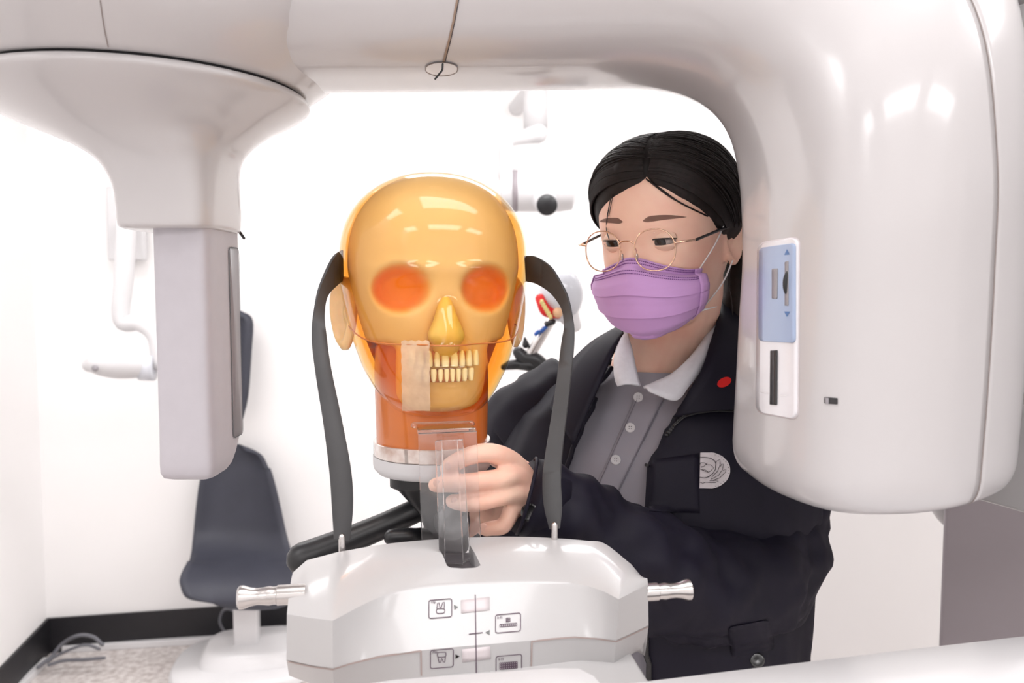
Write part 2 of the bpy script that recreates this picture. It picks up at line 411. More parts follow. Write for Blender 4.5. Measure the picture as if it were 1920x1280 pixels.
# ------------------------------------------------------------------ grey moulded chair on a white pedestal
ch = thing('clinic_chair', Wz(460, 1250, 0), 'slate grey moulded clinic chair on a white pedestal base by the back wall', 'chair')
def chair_shell():
    # rows: (left px, right px, y, d) from front lip to the top of the back
    rows = [(400, 545, 1137, 3.13), (352, 572, 1128, 3.10), (338, 578, 1105, 3.12), (338, 576, 1085, 3.17), (352, 562, 1058, 3.28), (358, 549, 1035, 3.36), (362, 538, 1000, 3.42), (367, 527, 950, 3.44),
            (374, 515, 900, 3.45), (386, 502, 862, 3.46), (400, 488, 840, 3.46), (428, 460, 832, 3.46)]
    rings = []
    for l, r, y, d in catmull(rows, 5):
        row = []
        for k in range(17):
            u = k / 16; e = abs(2 * u - 1)
            bow = -0.06 * e ** 2.5
            yy = y - 6 * e ** 3 if y > 1060 else y + 10 * e ** 3 * (1 if y < 870 else 0.2)
            row.append(W(l + (r - l) * u, yy, d + bow))
        rings.append(row)
    return loft(rings, closed=False)
o = mk('seat_shell', *chair_shell(), M['chairs'], ch)
md = o.modifiers.new('s', 'SOLIDIFY'); md.thickness = 0.014; md.offset = -1
pc = W(462, 1120, 3.28)
mk('pedestal_post', *mjoin(box((pc.x, pc.y, 0.22), (0.095, 0.09, 0.36), ROOM_YAW)), M['white'], ch, bevel=0.008, autosmooth=40)
bx_ = Wz(470, 1228, 0.04)
def base_rings(cx, cy, prof, e=3.0, n=40, yaw=ROOM_YAW):
    A = Vector((math.cos(yaw), math.sin(yaw), 0)); B = Vector((-math.sin(yaw), math.cos(yaw), 0))
    return loft([ering((cx, cy, z), A * rx, B * ry, n, e) for z, rx, ry in prof])
mk('pedestal_base', *mjoin(base_rings(pc.x, pc.y - 0.02, [(0.0, .27, .22), (.004, .285, .235), (.03, .285, .235), (.045, .27, .22)], 3), base_rings(pc.x + .03, pc.y + .01, [(0.04, .22, .16), (.09, .2, .14), (.105, .18, .12)], 3.5)), M['white'], ch, autosmooth=50)
mk('seat_pan', *box((pc.x, pc.y, 0.405), (0.22, 0.2, 0.02), ROOM_YAW), M['black'], ch, bevel=0.004)
# headrest with its bar
hr = []
for l, r, y in catmull([(424, 452, 582), (412, 474, 600), (410, 472, 660), (414, 466, 740), (424, 456, 785)], 5):
    hr.append([W(l + (r - l) * k / 10, y, 3.40 - 0.04 * abs(2 * k / 10 - 1) ** 2) for k in range(11)])
o = mk('headrest', *loft(hr, closed=False), M['chairs'], ch); md = o.modifiers.new('s', 'SOLIDIFY'); md.thickness = 0.03
mk('headrest_bar', *tube([W(441, 760, 3.44), W(441, 900, 3.47)], 0.012, 10), M['steel'], ch)
mk('back_bracket', *tube([W(441, 880, 3.47), W(446, 1000, 3.5), W(455, 1090, 3.35), W(462, 1110, 3.28)], 0.014, 10), M['white'], ch)

# ------------------------------------------------------------------ wall mounted intraoral x-ray unit behind the phantom
wx = thing('wall_xray_unit', W(1010, 250, 3.4), 'white wall x-ray tube head with a black cone end, hanging from a cranked arm', 'x-ray unit')
D = 3.2
mk('hanging_post', *tube([W(1004, 150, D + .1), W(1004, 245, D + .1)], 0.05, 16, round_caps=False), M['whitem'], wx)
mk('cranked_arm', *stube([W(1008, 250, D + .08), W(985, 256, D + .06), W(955, 262, D), W(949, 275, D), W(950, 330, D)], [.042, .03, .028, .03, .036], 6, 14), M['whitem'], wx)
g = mjoin(lathe(W(938, 358, D), (1, 0, 0), [(0, .05), (.004, .075), (.05, .08), (.05, .08)], 28), lathe(W(965, 358, D), (1, 0, 0), [(0, .08), (.02, .083), (.18, .083), (.23, .075), (.242, .05)], 28))
mk('tube_housing', *g, M['whitem'], wx, autosmooth=50)
mk('housing_collar', *lathe(W(961, 358, D), (1, 0, 0), [(0, .081), (.0, .0835), (.02, .0835), (.02, .081)], 28), M['greydark'], wx)
cax = (W(1027, 387, D - .25) - W(1018, 368, D)).normalized()
mk('cone', *lathe(W(1018, 368, D), cax, [(0, .06), (.02, .06), (.06, .05), (.1, .043), (.22, .042)], 28), M['whitem'], wx, autosmooth=40)
mk('cone_end', *lathe(W(1018, 368, D) + cax * .22, cax, [(0, .035), (.0, .0385), (.012, .0385), (.012, .0)], 28), M['black'], wx)
mk('wall_bracket', *tube([W(1004, 160, D + .1), rp((W(1004, 160, D) - corner).dot(ux) + .0, 0.0, W(1004, 160, D).z)], 0.035, 12), M['whitem'], wx)

# second wall unit far left
lx = thing('dental_lamp', W(230, 500, 3.1), 'small white swivel lamp head on a vertical wall arm beside the left corner', 'lamp')
D2 = 2.9
mk('lamp_arm', *stube([W(238, 415, D2), W(232, 520, D2), W(228, 600, D2), W(262, 606, D2), W(290, 630, D2), W(300, 680, D2)], [.034, .034, .03, .03, .028, .03], 6, 14), M['whitem'], lx)
mk('lamp_head', *stube([W(168, 684, D2 - .1), W(185, 682, D2 - .1), W(220, 683, D2 - .07), W(258, 685, D2 - .03), W(272, 688, D2)], [.025, .04, .05, .045, .035], 6, 18), M['whitem'], lx)
mk('lamp_joint', *lathe(W(262, 690, D2 - .02), (1, 0.1, 0), [(0, .03), (.0, .044), (.03, .046), (.05, .046), (.05, .02)], 24), M['silver'], lx)
mk('lamp_bulb_window', *ellipsoid(W(178, 690, D2 - .137), [(.012, 0, 0), (0, .008, 0), (0, 0, .012)], 14, 8), M['slotg'], lx)
mk('wall_plate', *box(W(238, 420, 3.3), (.14, .06, .3), ROOM_YAW), M['whitem'], lx, bevel=.01)
mk('wall_arm', *tube([W(238, 425, D2), W(238, 420, 3.32)], .03, 12), M['whitem'], lx)

# ------------------------------------------------------------------ dental practice manikin behind the woman
mn = thing('practice_manikin', W(985, 690, 1.9), 'white domed dental manikin with red jaw on a slanted steel post', 'manikin')
DM = 1.9
mk('manikin_dome', *ellipsoid(W(1052, 553, DM), [(.053, 0, 0), (0, .06, 0), (0.0, 0, .064)], 32, 20), M['silver'], mn)
mk('neck_skirt', *tube([W(1062, 585, DM), W(1078, 610, DM)], [.03, .016], 14), M['white'], mn)
mk('jaw_gum', *stube([W(1013, 560, DM - .03), W(1024, 582, DM - .04), W(1045, 588, DM - .03)], [.012, .014, .012], 5, 12), M['red'], mn)
mk('cheek_piece', *ellipsoid(W(1046, 586, DM - .05), [(.012, 0, 0), (0, .012, 0), (0, 0, .012)], 14, 10), M['peach'], mn)
for i in range(6):
    p = W(1016 + i * 3.2, 566 + i * 5.5, DM - .055)
    mk('model_tooth', *ellipsoid(p, [(.005, 0, 0), (0, .005, 0), (0, 0, .0065)], 8, 6), M['yel'], mn)
mk('steel_post', *tube([W(1034, 600, DM), W(992, 668, DM)], [.011, .013], 14), M['steel'], mn)
mk('post_knob', *tube([W(1026, 607, DM - .02), W(1037, 603, DM - .03)], .007, 10), M['black'], mn)
mk('blue_clip', *tube([W(1016, 620, DM - .015), W(1024, 612, DM - .015)], .005, 8), M['bluek'], mn)
mk('blue_clip', *tube([W(1005, 626, DM - .015), W(1010, 622, DM - .015)], .005, 8), M['bluek'], mn)
mk('clamp', *mjoin(stube([W(972, 660, DM), W(984, 672, DM), W(1003, 676, DM), W(1018, 690, DM)], [.014, .018, .02, .02], 5, 12), tube([W(984, 634, DM), W(986, 646, DM)], [.003, .009], 8)), M['black'], mn)
mk('clamp_arm', *stube([W(945, 688, DM), W(958, 684, DM), W(975, 684, DM), W(1000, 690, DM), W(1020, 720, DM + .1)], [.008, .012, .012, .014, .016], 5, 12), M['black'], mn)
pst = W(1020, 720, DM + .1)
mk('floor_post', *tube([pst, (pst.x + .05, pst.y + .05, .03)], .014, 12), M['steel'], mn)
mk('floor_base', *lathe((pst.x + .05, pst.y + .05, 0), (0, 0, 1), [(0, .17), (.02, .17), (.03, .15), (.04, .03)], 32), M['black'], mn)

# ------------------------------------------------------------------ x-ray machine: rotating arm
ra = thing('rotating_xray_arm', (0.0, 0.80, 1.75), 'large glossy white C-shaped x-ray arm arching over the phantom and the person', 'x-ray machine')
NR = 96
P1pts = [(0, -.13), (.03, -.6), (.13, -.95), (.33, -1.02), (.56, -.89), (.81, -.55), (.96, -.05), (.97, .28), (.77, .58), (.31, .60), (.04, .28)]
def by_angle(pts):
    A = np.array([((s - .5) * 2, t) for s, t in pts]); ang = np.unwrap(np.arctan2(A[:, 1], A[:, 0]))
    if ang[-1] < ang[0]: A = A[::-1]; ang = ang[::-1]
    ang0 = ang[0]
    out = []
    for k in range(NR):
        th = 2 * PI * k / NR; thw = th
        while thw < ang0: thw += 2 * PI
        while thw >= ang0 + 2 * PI: thw -= 2 * PI
        aa = np.append(ang, ang0 + 2 * PI); X = np.append(A[:, 0], A[0, 0]); Y = np.append(A[:, 1], A[0, 1])
        out.append((np.interp(thw, aa, X), np.interp(thw, aa, Y)))
    return out
Pb = by_angle([p[:2] for p in catmull(P1pts, 16, True)])
def sup(e):
    out = []
    for k in range(NR):
        th = 2 * PI * k / NR; c, s = math.cos(th), math.sin(th)
        r = (abs(c) ** e + abs(s) ** e) ** (-1 / e); out.append((r * c, r * s))
    return out
Pa = sup(3.4)
# inner(x,z), outer(x,z), y centre, half depth, blend, scale
ST = [(-.62, 1.757, -.62, 1.98, .80, .105, 0), (-.45, 1.757, -.45, 1.98, .80, .105, 0), (-.2, 1.757, -.2, 1.98, .795, .11, 0), (-.05, 1.757, -.05, 1.985, .79, .11, 0),
      (.07, 1.757, .08, 1.99, .785, .115, .05), (.135, 1.752, .20, 1.985, .775, .12, .2), (.179, 1.736, .31, 1.955, .765, .13, .45), (.203, 1.706, .39, 1.90, .75, .14, .7),
      (.212, 1.66, .44, 1.82, .738, .15, .9), (.214, 1.59, .462, 1.70, .73, .15, 1), (.212, 1.53, .466, 1.60, .73, .15, 1), (.210, 1.47, .465, 1.49, .73, .15, 1), (.208, 1.412, .462, 1.420, .73, .15, 1)]
def arm_rings(shr=0.0):
    out = []
    for st in catmull(ST, 7):
        xi, zi, xo, zo, yc, hb, bl = st; c = Vector(((xi + xo) / 2, yc, (zi + zo) / 2)); A = Vector((xo - xi, 0, zo - zi)) / 2
        L = A.length; A = A * (L - shr) / L; ring = []
        for k in range(NR):
            s = Pa[k][0] * (1 - bl) + Pb[k][0] * bl; t = Pa[k][1] * (1 - bl) + Pb[k][1] * bl
            ring.append(c + A * s + Vector((0, t * (hb - shr), 0)))
        out.append(ring)
    c = sum(out[-1], Vector()) / NR; last = out[-1]; dn = Vector((0, 0, -1))
    for k in range(1, 7):
        a = k / 6 * PI / 2; q = 1 - 0.11 * (1 - math.cos(a)); out.append([c + (p - c) * q + dn * 0.026 * math.sin(a) for p in last])
    return out
RG = arm_rings()
kseam = min(range(NR), key=lambda k: abs(math.atan2(Pb[k][1], Pb[k][0]) - math.atan2(-.86, .16)))
kback = (kseam + 40) % NR
def arc(ring, k0, k1):
    out = []; k = k0
    while True:
        out.append(ring[k % NR])
        if k % NR == k1 % NR: break
        k += 1
    return out
def capped(rings, k0, k1):
    V, Fc = loft([arc(r, k0, k1) for r in rings], closed=False); return V, Fc
# rear cover spans kseam -> kback ; front cover the rest
fr = mk('arm_front_cover', *capped(RG, kback, kseam), M['shell'], ra)
rc = mk('arm_rear_cover', *capped(RG, kseam, kback), M['shell'], ra)
for o in (fr, rc):
    md = o.modifiers.new('s', 'SOLIDIFY'); md.thickness = 0.003; md.offset = -1
bot = RG[-1]; cb = sum(bot, Vector()) / NR
rings_b = [[cb + (p - cb) * q - Vector((0, 0, 0.0035 * (1 - q ** 2))) for p in bot] for q in (1.0, .985, .9, .7, .4, .1)]
mk('arm_underside_cover', *loft(rings_b), M['shell'], ra)
seam_line = [r[kseam] for r in RG]
sb = bvh_of(fr)
def off_out(p, c, o): return p + (p - c).normalized() * o
mk('cover_seam', *tube([p for p in seam_line], 0.0007, 8), M['seam'], ra)
# sensor carrier housing above the disc
def circ(cx, cy, z, rx, ry, n=72, e=2.0): return ering((cx, cy, z), (rx, 0, 0), (0, ry, 0), n, e)
hs = [(1.7475, .150), (1.748, .157), (1.752, .162), (1.765, .180), (1.782, .196), (1.81, .212), (1.86, .222), (1.93, .22), (1.97, .2), (1.985, .16)]
mk('carrier_housing', *loft([circ(-.36, .80, z, r, r) for z, r in hs]), M['shell'], ra)
mk('carrier_gap', *loft([circ(-.36, .80, z, .151, .151) for z in (1.742, 1.749)]), M['black'], ra)
fn = [(1.7455, -.36, .80, .150, .150, 2), (1.7445, -.36, .80, .1545, .1545, 2), (1.741, -.36, .80, .1565, .1565, 2), (1.737, -.36, .80, .155, .155, 2), (1.728, -.36, .80, .142, .142, 2), (1.715, -.357, .80, .115, .117, 2.05), (1.702, -.35, .80, .089, .095, 2.3),
      (1.690, -.342, .798, .069, .080, 2.8), (1.675, -.333, .796, .055, .068, 3.4), (1.655, -.327, .795, .048, .062, 4.2), (1.635, -.325, .795, .0455, .0605, 5), (1.620, -.325, .795, .0448, .0600, 5), (1.615, -.325, .795, .0435, .0588, 5), (1.613, -.325, .795, .040, .055, 5)]
mk('sensor_mount', *loft([circ(cx, cy, z, rx, ry, 72, e) for z, cx, cy, rx, ry, e in catmull(fn, 4)]), M['shell'], ra)
# grey sensor
def sens(z, back, sh=0.0, e=7):
    y0, y1 = .750 + sh, .8465 - back - sh; x0, x1 = -.3385 + sh, -.2845 - sh
    return circ((x0 + x1) / 2, (y0 + y1) / 2, z, (x1 - x0) / 2, (y1 - y0) / 2, 64, e)
sr = [sens(1.619, 0, 0), sens(1.44, 0), sens(1.42, .001), sens(1.405, .008), sens(1.39, .022), sens(1.381, .033, .0005), sens(1.376, .040, .003), sens(1.374, .044, .008)]
se = mk('sensor_module', *loft(sr), M['grey'], ra, autosmooth=60)
sbv = bvh_of(se)
# recessed strip on the side face that looks at the phantom
sx = -.2843
strip = rrect(0, 0, 0.030, 0.195, 0.006)
mk('sensor_window_frame', *[(lambda V, Fc: (V, Fc))(*loft([[Vector((sx + 0.0006, .806 + u, 1.404 + v)) for u, v in rrect(0, 0, .030, .195, .006)], [Vector((sx + 0.0006, .8072 + u, 1.4052 + v)) for u, v in rrect(0, 0, .0276, .1926, .005)]], caps=False))][0], M['black'], se)
mk('sensor_window', *loft([[Vector((sx + h, .8072 + u, 1.4052 + v)) for u, v in rrect(0, 0, .0276, .1926, .005)] for h in (-.002, .0004)]), M['slotg'], se)
mk('latch', *tube([(-.2845, .842, 1.6155), (-.283, .85, 1.610)], .0015, 8), M['black'], ra)
# seams on the arm
ab = bvh_of(fr)
hb_ = bvh_of(bpy.data.objects['carrier_housing'])
strokes('housing_seam', hb_, [([(188, 0), (192, 30), (197, 60), (203, 88)], 2.4)], M['seam'], ra, 0.0005)
strokes('cover_joint', ab, [([(858, -4), (850, 40), (842, 75), (834, 105), (830, 122)], 4.0)], mat('brown_joint', srgb(150, 128, 112), .5, vary=.1), ra, 0.0006)
strokes('cover_joint_dark_line', ab, [([(861, -4), (853, 40), (845, 75), (837, 105), (833, 122)], 1.6)], M['badged'], ra, 0.0008)  # thin dark line along one side of the brown joint
pc0 = [(828 + 30 * math.cos(a), 126 + 11 * math.sin(a) + (3 if math.sin(a) > 0 else 0)) for a in np.linspace(0, 2 * PI, 25)[:-1]]
cc = poly_decal('joint_cap', ab, pc0, M['white'], ra, 0.0012)
strokes('joint_cap_rim', ab, [(pc0, 1.5, True)], M['seam'], ra, 0.0013)
mk('hook', *stube([W(830, 120, .715), W(829, 131, .715), W(823, 139, .715), W(816, 148, .715)], .0009, 6, 8), M['black'], ra)

# label plate on the tube head
fb = bvh_of(fr, rc)
lp = patch('control_label', fb, [(1422, 457), (1499, 444), (1496, 786), (1419, 772)], M['label'], ra, 10, 26, 0.0006, 14, .0006)
patch('label_border', fb, [(1420, 455), (1501, 442), (1498, 788), (1417, 774)], M['printlt'], ra, 10, 26, 0.0002, 15, .0003)
lb = bvh_of(lp)
patch('blue_field', lb, [(1424, 465), (1493, 455), (1493, 643), (1423, 639)], M['blue'], lp, 8, 14, 0.0004, 8, .0003)
poly_decal('up_arrow', lb, [(1477, 467), (1482, 477), (1472, 478)], M['bluearr'], lp, .0008)
poly_decal('down_arrow', lb, [(1477, 594), (1472, 584), (1483, 584)], M['bluearr'], lp, .0008)
patch('wheel_slot', lb, [(1473, 491), (1480, 489), (1480, 573), (1473, 573)], M['slotg'], lp, 2, 8, 0.0007, 1, .0003)
patch('side_slot', lb, [(1449, 504), (1460, 503), (1459, 560), (1449, 560)], M['slotg'], lp, 2, 8, 0.0008, 2, .0003)
patch('indicator_slot', lb, [(1446, 657), (1459, 656), (1458, 759), (1445, 758)], M['slot'], lp, 2, 8, 0.0008, 1, .0003)
wc = onto(lb, 1476, 531, -0.006)
nwr = (onto(lb, 1476, 531, .001) - onto(lb, 1476, 531, 0)).normalized(); wax = nwr.cross(Vector((0, 0, 1))).normalized() * .0022; wl = []
rr = []
for i in range(41):
    a = PI * (i / 40) * 1.0; h = math.sin(a)
    z = -.0125 + .025 * i / 40; bulge = .0085 * math.sqrt(max(0, 1 - (z / .0126) ** 2)) * 1.05 + (.0006 if i % 2 else 0)
    rr.append(ering(wc + Vector((0, 0, z)), wax, nwr * (bulge + .0005), 14, 3))
mk('thumb_wheel', *loft(rr), M['black'], lp)
strokes('tick_mark', lb, [([(1427, 733), (1440, 737)], 1.2)], M['white'], lp, .0009)
strokes('tick_mark', lb, [([(1465, 741), (1476, 741)], 2)], M['white'], lp, .0009)
patch('status_light', fb, [(1546, 744), (1571, 746), (1571, 758), (1546, 756)], M['slot'], ra, 3, 2, 0.0005, 2, .0005)
patch('status_light_lens', fb, [(1548, 745), (1555, 746), (1555, 757), (1548, 756)], M['slotg'], ra, 2, 2, 0.0011, 1, .0003)

# ------------------------------------------------------------------ machine column at the right
cl = thing('xray_machine_column', (0.78, 1.10, 0), 'grey metal column of the x-ray machine at the right behind the arm', 'column')
mk('column_body', *box((.925, 1.20, 1.1), (.46, .26, 2.2), R(-30)), M['greydark'], cl, bevel=.006, autosmooth=40)
p0 = Wz(1796, 927, 1.335); p1 = Wz(1960, 974, 1.335); dv = (p1 - p0).normalized(); nb = Vector((-dv.y, dv.x, 0))
cg = [p0, p0 + dv * .42, p0 + dv * .42 + nb * .2, p0 + nb * .2]
mk('carriage', *loft([[v + Vector((0, 0, h)) for v in cg] for h in (0, .5)]), M['shell2'], cl, smooth=False, bevel=.004)
mk('carriage_lip', *stube([W(1755, 880, 1.5), W(1765, 930, 1.5), W(1785, 965, 1.5), W(1830, 990, 1.5)], [.026, .026, .025, .02], 5, 12), M['shell2'], cl)
mk('column_foot', *box((.775, 1.12, .02), (.7, .55, .04), R(-12)), M['greydark'], cl, bevel=.008)
mk('arm_bearing', *box((.60, .93, 1.93), (.55, .22, .12), R(20)), M['shell2'], cl, bevel=.02)

# ------------------------------------------------------------------ patient support with the printed panel
pu = thing('patient_support', (0, .64, 1.25), 'glossy white chin support housing with printed tooth icons and two steel handles', 'x-ray machine')
ZT, ZF, ZS, ZB = 1.335, 1.318, 1.2836, 1.262
Trow = [(549, 1073, 1.322), (575, 1050, 1.329), (632, 1035, ZT), (713, 1021, ZT), (799, 1012, ZT), (912, 1006, ZT), (1012, 1007, ZT), (1098, 1013, ZT), (1134, 1019, 1.333), (1183, 1057, 1.326), (1212, 1091, 1.319)]
Frow = [(538, 1151, ZF), (581, 1158, ZF), (624, 1163, ZF), (713, 1119, ZF), (799, 1099, ZF), (906, 1092, ZF), (991, 1090, ZF), (1077, 1094, ZF), (1125, 1106, ZF), (1160, 1123, ZF), (1215, 1095, ZF)]
Srow = [(537, 1236, ZS), (581, 1246, ZS), (624, 1253, ZS), (713, 1230, ZS), (799, 1218, ZS), (906, 1208, ZS), (991, 1201, ZS), (1077, 1194, ZS), (1125, 1197, ZS), (1155, 1201, ZS), (1216, 1172, ZS)]
Brow = [(542, 1266, ZB), (584, 1282, ZB), (626, 1292, ZB), (713, 1305, 1.25), (799, 1308, 1.248), (906, 1302, 1.248), (991, 1285, 1.25), (1077, 1248, 1.260), (1120, 1244, ZB), (1151, 1246, ZB), (1212, 1209, ZB)]
def row3(row):
    P = [Wz(*p) for p in row]; out = []
    # straight at the chamfer corners, smooth in the middle
    mid = catmull([tuple(p) for p in P[2:10]], 8)
    out += [P[0].lerp(P[1], k / 4) for k in range(4)] + [P[1].lerp(P[2], k / 4) for k in range(4)] + [Vector(p) for p in mid[:-1]] + [P[9].lerp(P[10], k / 6) for k in range(7)]
    return out
T3, F3, S3, B3 = row3(Trow), row3(Frow), row3(Srow), row3(Brow)
def rows_between(A, B, ts): return [[a.lerp(b, t) for a, b in zip(A, B)] for t in ts]
TB = [Vector((p.x, p.y + .004, 1.255)) for p in T3]
def crown(rows, amp, ts): return [[p + Vector((0, 0, amp * math.sin(PI * t))) for p in r] for r, t in zip(rows, ts)]
ts = [0, .03, .08, .25, .5, .75, .92, .97]
rws = crown(rows_between(T3, F3, ts), .004, ts) + rows_between(F3, S3, [0, .04, .1, .35, .65, .9, .985]) + rows_between(S3, B3, [0, .1, .3, .7, 1]) + rows_between(B3, TB, [.02, .5, .98]) + rows_between(TB, T3, [0, .05, .5, .9, .97])
n_ = len(rws[0]); V, Fc = [], []
for r in rws: V += r
m_ = len(rws)
for i in range(m_):
    for j in range(n_ - 1):
        a = i * n_ + j; b = ((i + 1) % m_) * n_ + j; Fc.append((a, a + 1, b + 1, b))
for j in (0, n_ - 1):
    k = len(V); V.append(sum((rws[i][j] for i in range(m_)), Vector()) / m_)
    for i in range(m_): Fc.append((i * n_ + j, ((i + 1) % m_) * n_ + j, k))
hu = mk('support_housing', V, Fc, M['shell2'], pu, autosmooth=28)
# slot notch cut in the rear edge
hb0 = bvh_of(hu)
sl = [Wz(822, 1000, ZT), Wz(880, 998, ZT), Wz(881, 1018, ZT), onto(hb0, 901, 1059), onto(hb0, 892, 1063.5), onto(hb0, 866, 1065), onto(hb0, 845, 1063.5), onto(hb0, 838, 1060), Wz(824, 1024, ZT)]
cut = mk('slot_cutter', *loft([[Vector((p.x, p.y, z)) for p in sl] for z in (ZT - .022, ZT + .03)]), None)
md = hu.modifiers.new('b', 'BOOLEAN'); md.operation = 'DIFFERENCE'; md.object = cut; md.solver = 'EXACT'
dg = bpy.context.evaluated_depsgraph_get(); me2 = bpy.data.meshes.new_from_object(hu.evaluated_get(dg)); hu.modifiers.clear(); hu.data = me2
_cm = cut.data; bpy.data.objects.remove(cut); bpy.data.meshes.remove(_cm)
hu.data.set_sharp_from_angle(angle=R(28))
c_s = sum(sl, Vector()) / len(sl)
sl2 = [Vector((c_s.x + (p.x - c_s.x) * .97, c_s.y + (p.y - c_s.y) * .97, 0)) for p in sl]
mk('slot_plate', *loft([[Vector((p.x, p.y, z)) for p in sl2] for z in (ZT - .0215, ZT - .017)]), M['slate'], pu, smooth=False)
ub = bvh_of(hu)
mk_lines = [([(537, 1238), (581, 1248), (624, 1254), (655, 1244), (713, 1230), (760, 1224), (789, 1220)], 2.6), ([(789, 1219), (790, 1266)], 3.0),
            ([(996, 1248), (997, 1202)], 3.0), ([(996, 1202), (1040, 1197), (1077, 1194), (1120, 1197), (1155, 1202), (1190, 1186), (1215, 1174)], 2.4)]
wgs = mat('warm_grey_seam', srgb(166, 150, 146), .7, vary=.05)
for l_ in mk_lines: strokes('panel_seam', ub, [l_], wgs, pu, .0005)
# printing
ink, lt = [], []
ink += [([(891, 1115), (892, 1180), (893, 1262)], 1.8), ([(879, 1189), (905, 1186)], 1.6), ([(880, 1265), (906, 1262)], 1.6)]
ink += [(rrect(804, 1124, 43, 34, 4, -.08), 1.5, True), (rrect(807, 1217, 43, 34, 4, -.08), 1.5, True), (rrect(929, 1151, 47, 34, 4, -.09), 1.5, True), (rrect(930, 1228, 48, 34, 4, -.09), 1.5, True)]
strokes('printed_lines', ub, ink, M['print'], pu, .0006)
def circp(cx, cy, rx, ry, n=14): return [(cx + rx * math.cos(2 * PI * k / n), cy + ry * math.sin(2 * PI * k / n)) for k in range(n)]
thin = [(rrect(818, 1141, 16, 9, 4, -.05), .9, True), ([(819, 1141), (820, 1132), (823, 1130), (825, 1140), (827, 1140), (830, 1130), (833, 1129), (833, 1140)], .9),
        (rrect(820, 1222, 16, 9, 3, -.05), .9, True), ([(821, 1231), (823, 1241), (826, 1241), (828, 1233), (831, 1240), (834, 1241), (835, 1230)], .9),
        ([(809, 1131), (809, 1127), (812, 1127), (812, 1131)], .7), ([(814, 1131), (814, 1127), (817, 1129), (814, 1131)], .7),
        ([(812, 1224), (812, 1220), (815, 1220), (815, 1224)], .7), ([(817, 1224), (817, 1220), (820, 1222), (817, 1224)], .7),
        ([(933, 1160), (933, 1156), (936, 1158), (933, 1160)], .7), ([(938, 1160), (938, 1156), (941, 1156), (941, 1160)], .7),
        ([(935, 1237), (935, 1233), (938, 1235), (935, 1237)], .7), ([(940, 1237), (940, 1233), (943, 1233), (943, 1237)], .7)]
for k in range(9):
    x = 937 + k * 3.6; thin.append((rrect(x, 1170.5 - k * .3, 3.0, 5, 1), .8, True))
thin += [([(949, 1159), (956, 1158.5)], .8), ([(949, 1162), (956, 1161.5)], .8), ([(949, 1165), (956, 1164.5)], .8), ([(949, 1159), (949, 1167)], .8), ([(956, 1158), (956, 1166)], .8), ([(952.5, 1158), (952.5, 1167)], .8)]
for rw in range(3):
    for k in range(9): thin.append((rrect(937 + k * 3.7, 1242 + rw * 4.2 - k * .3, 3.0, 3.6, .9), .9, True))
thin = [(l_[0], l_[1] * 1.5) + tuple(l_[2:]) for l_ in thin]
icn = strokes('printed_icons', ub, thin, M['print'], pu, .0006); icn['kind'] = 'stuff'
for nm, q in (('printed_band', [(864, 1125), (918, 1119), (918, 1144), (865, 1150)]), ('printed_band', [(866, 1217), (919, 1211), (920, 1235), (867, 1241)])):
    patch(nm, ub, q, M['printlt'], pu, 4, 3, .0003, 0, .0001)
for q in ([(851, 1134), (859, 1138), (852, 1143)], [(854, 1226), (862, 1230), (854, 1234)], [(918, 1181), (918, 1190), (910, 1185.5)], [(918, 1258), (918, 1264), (910, 1262)]):
    poly_decal('printed_arrow', ub, q, M['iris'], pu, .0006)
# handles
uxu = (Wz(1215, 1120, 1.30) - Wz(538, 1165, 1.30)); uxu.z = 0; uxu.normalize()
def handle(p, ax):
    prof = [(-.012, .0076), (.009, .0076), (.0095, .0068), (.012, .0066), (.015, .0072), (.019, .0066), (.024, .0062), (.029, .0070), (.034, .0088), (.037, .0088), (.0385, .0070), (.0387, .0)]
    return lathe(p, ax, prof, 36)
pr = Wz(1217, 1121, 1.3085); plh = Wz(540, 1118, 1.322)
mk('handle', *handle(pr + Vector((0, .012, 0)), uxu), M['steel'], pu, autosmooth=50)
mk('handle', *handle(plh + Vector((0, .004, 0)), -uxu), M['steel'], pu, autosmooth=50)
# foreground support arm: white slab running to the column
def slab(pts, z0, z1, e=.008):
    c = sum(pts, Vector()) / len(pts); out = []
    for z, q in ((z0, .97), (z0 + e, 1), (z1 - e, 1), (z1 - e * .3, .995), (z1, .975)): out.append([Vector((c.x + (p.x - c.x) * q, c.y + (p.y - c.y) * q, z)) for p in pts])
    return loft(out)
za = 1.30
pa = [Wz(600, 1292, za), Wz(740, 1272, za), Wz(900, 1260, za), Wz(1040, 1250, za), Wz(1090, 1251, za), Wz(1118, 1265, za), Wz(1137, 1287, za), Wz(1150, 1340, za)]
pa += [Vector((.05, .33, za)), Vector((-.12, .33, za)), Vector((-.2, .36, za))]
mk('chin_tray', *slab([Vector((p.x, p.y, 0)) for p in pa], 1.262, za), M['white'], pu)
zb = 1.285
pb = [Wz(1140, 1284, zb), Wz(1400, 1252, zb), Wz(1700, 1216, zb), Wz(1960, 1186, zb), Vector((.72, .80, zb)), Vector((.80, .62, zb)), Vector((.4, .38, zb)), Vector((.10, .33, zb)), Vector((.05, .42, zb))]
mk('support_arm', *slab([Vector((p.x, p.y, 0)) for p in pb], 1.235, zb, .010), M['white'], pu)
mk('support_bracket', *box((.02, .60, 1.249), (.16, .16, .03), R(8)), M['shell2'], pu, bevel=.004)
mk('column_clamp', *box((.70, .86, 1.26), (.14, .36, .045), R(-18)), M['shell2'], pu, bevel=.006)

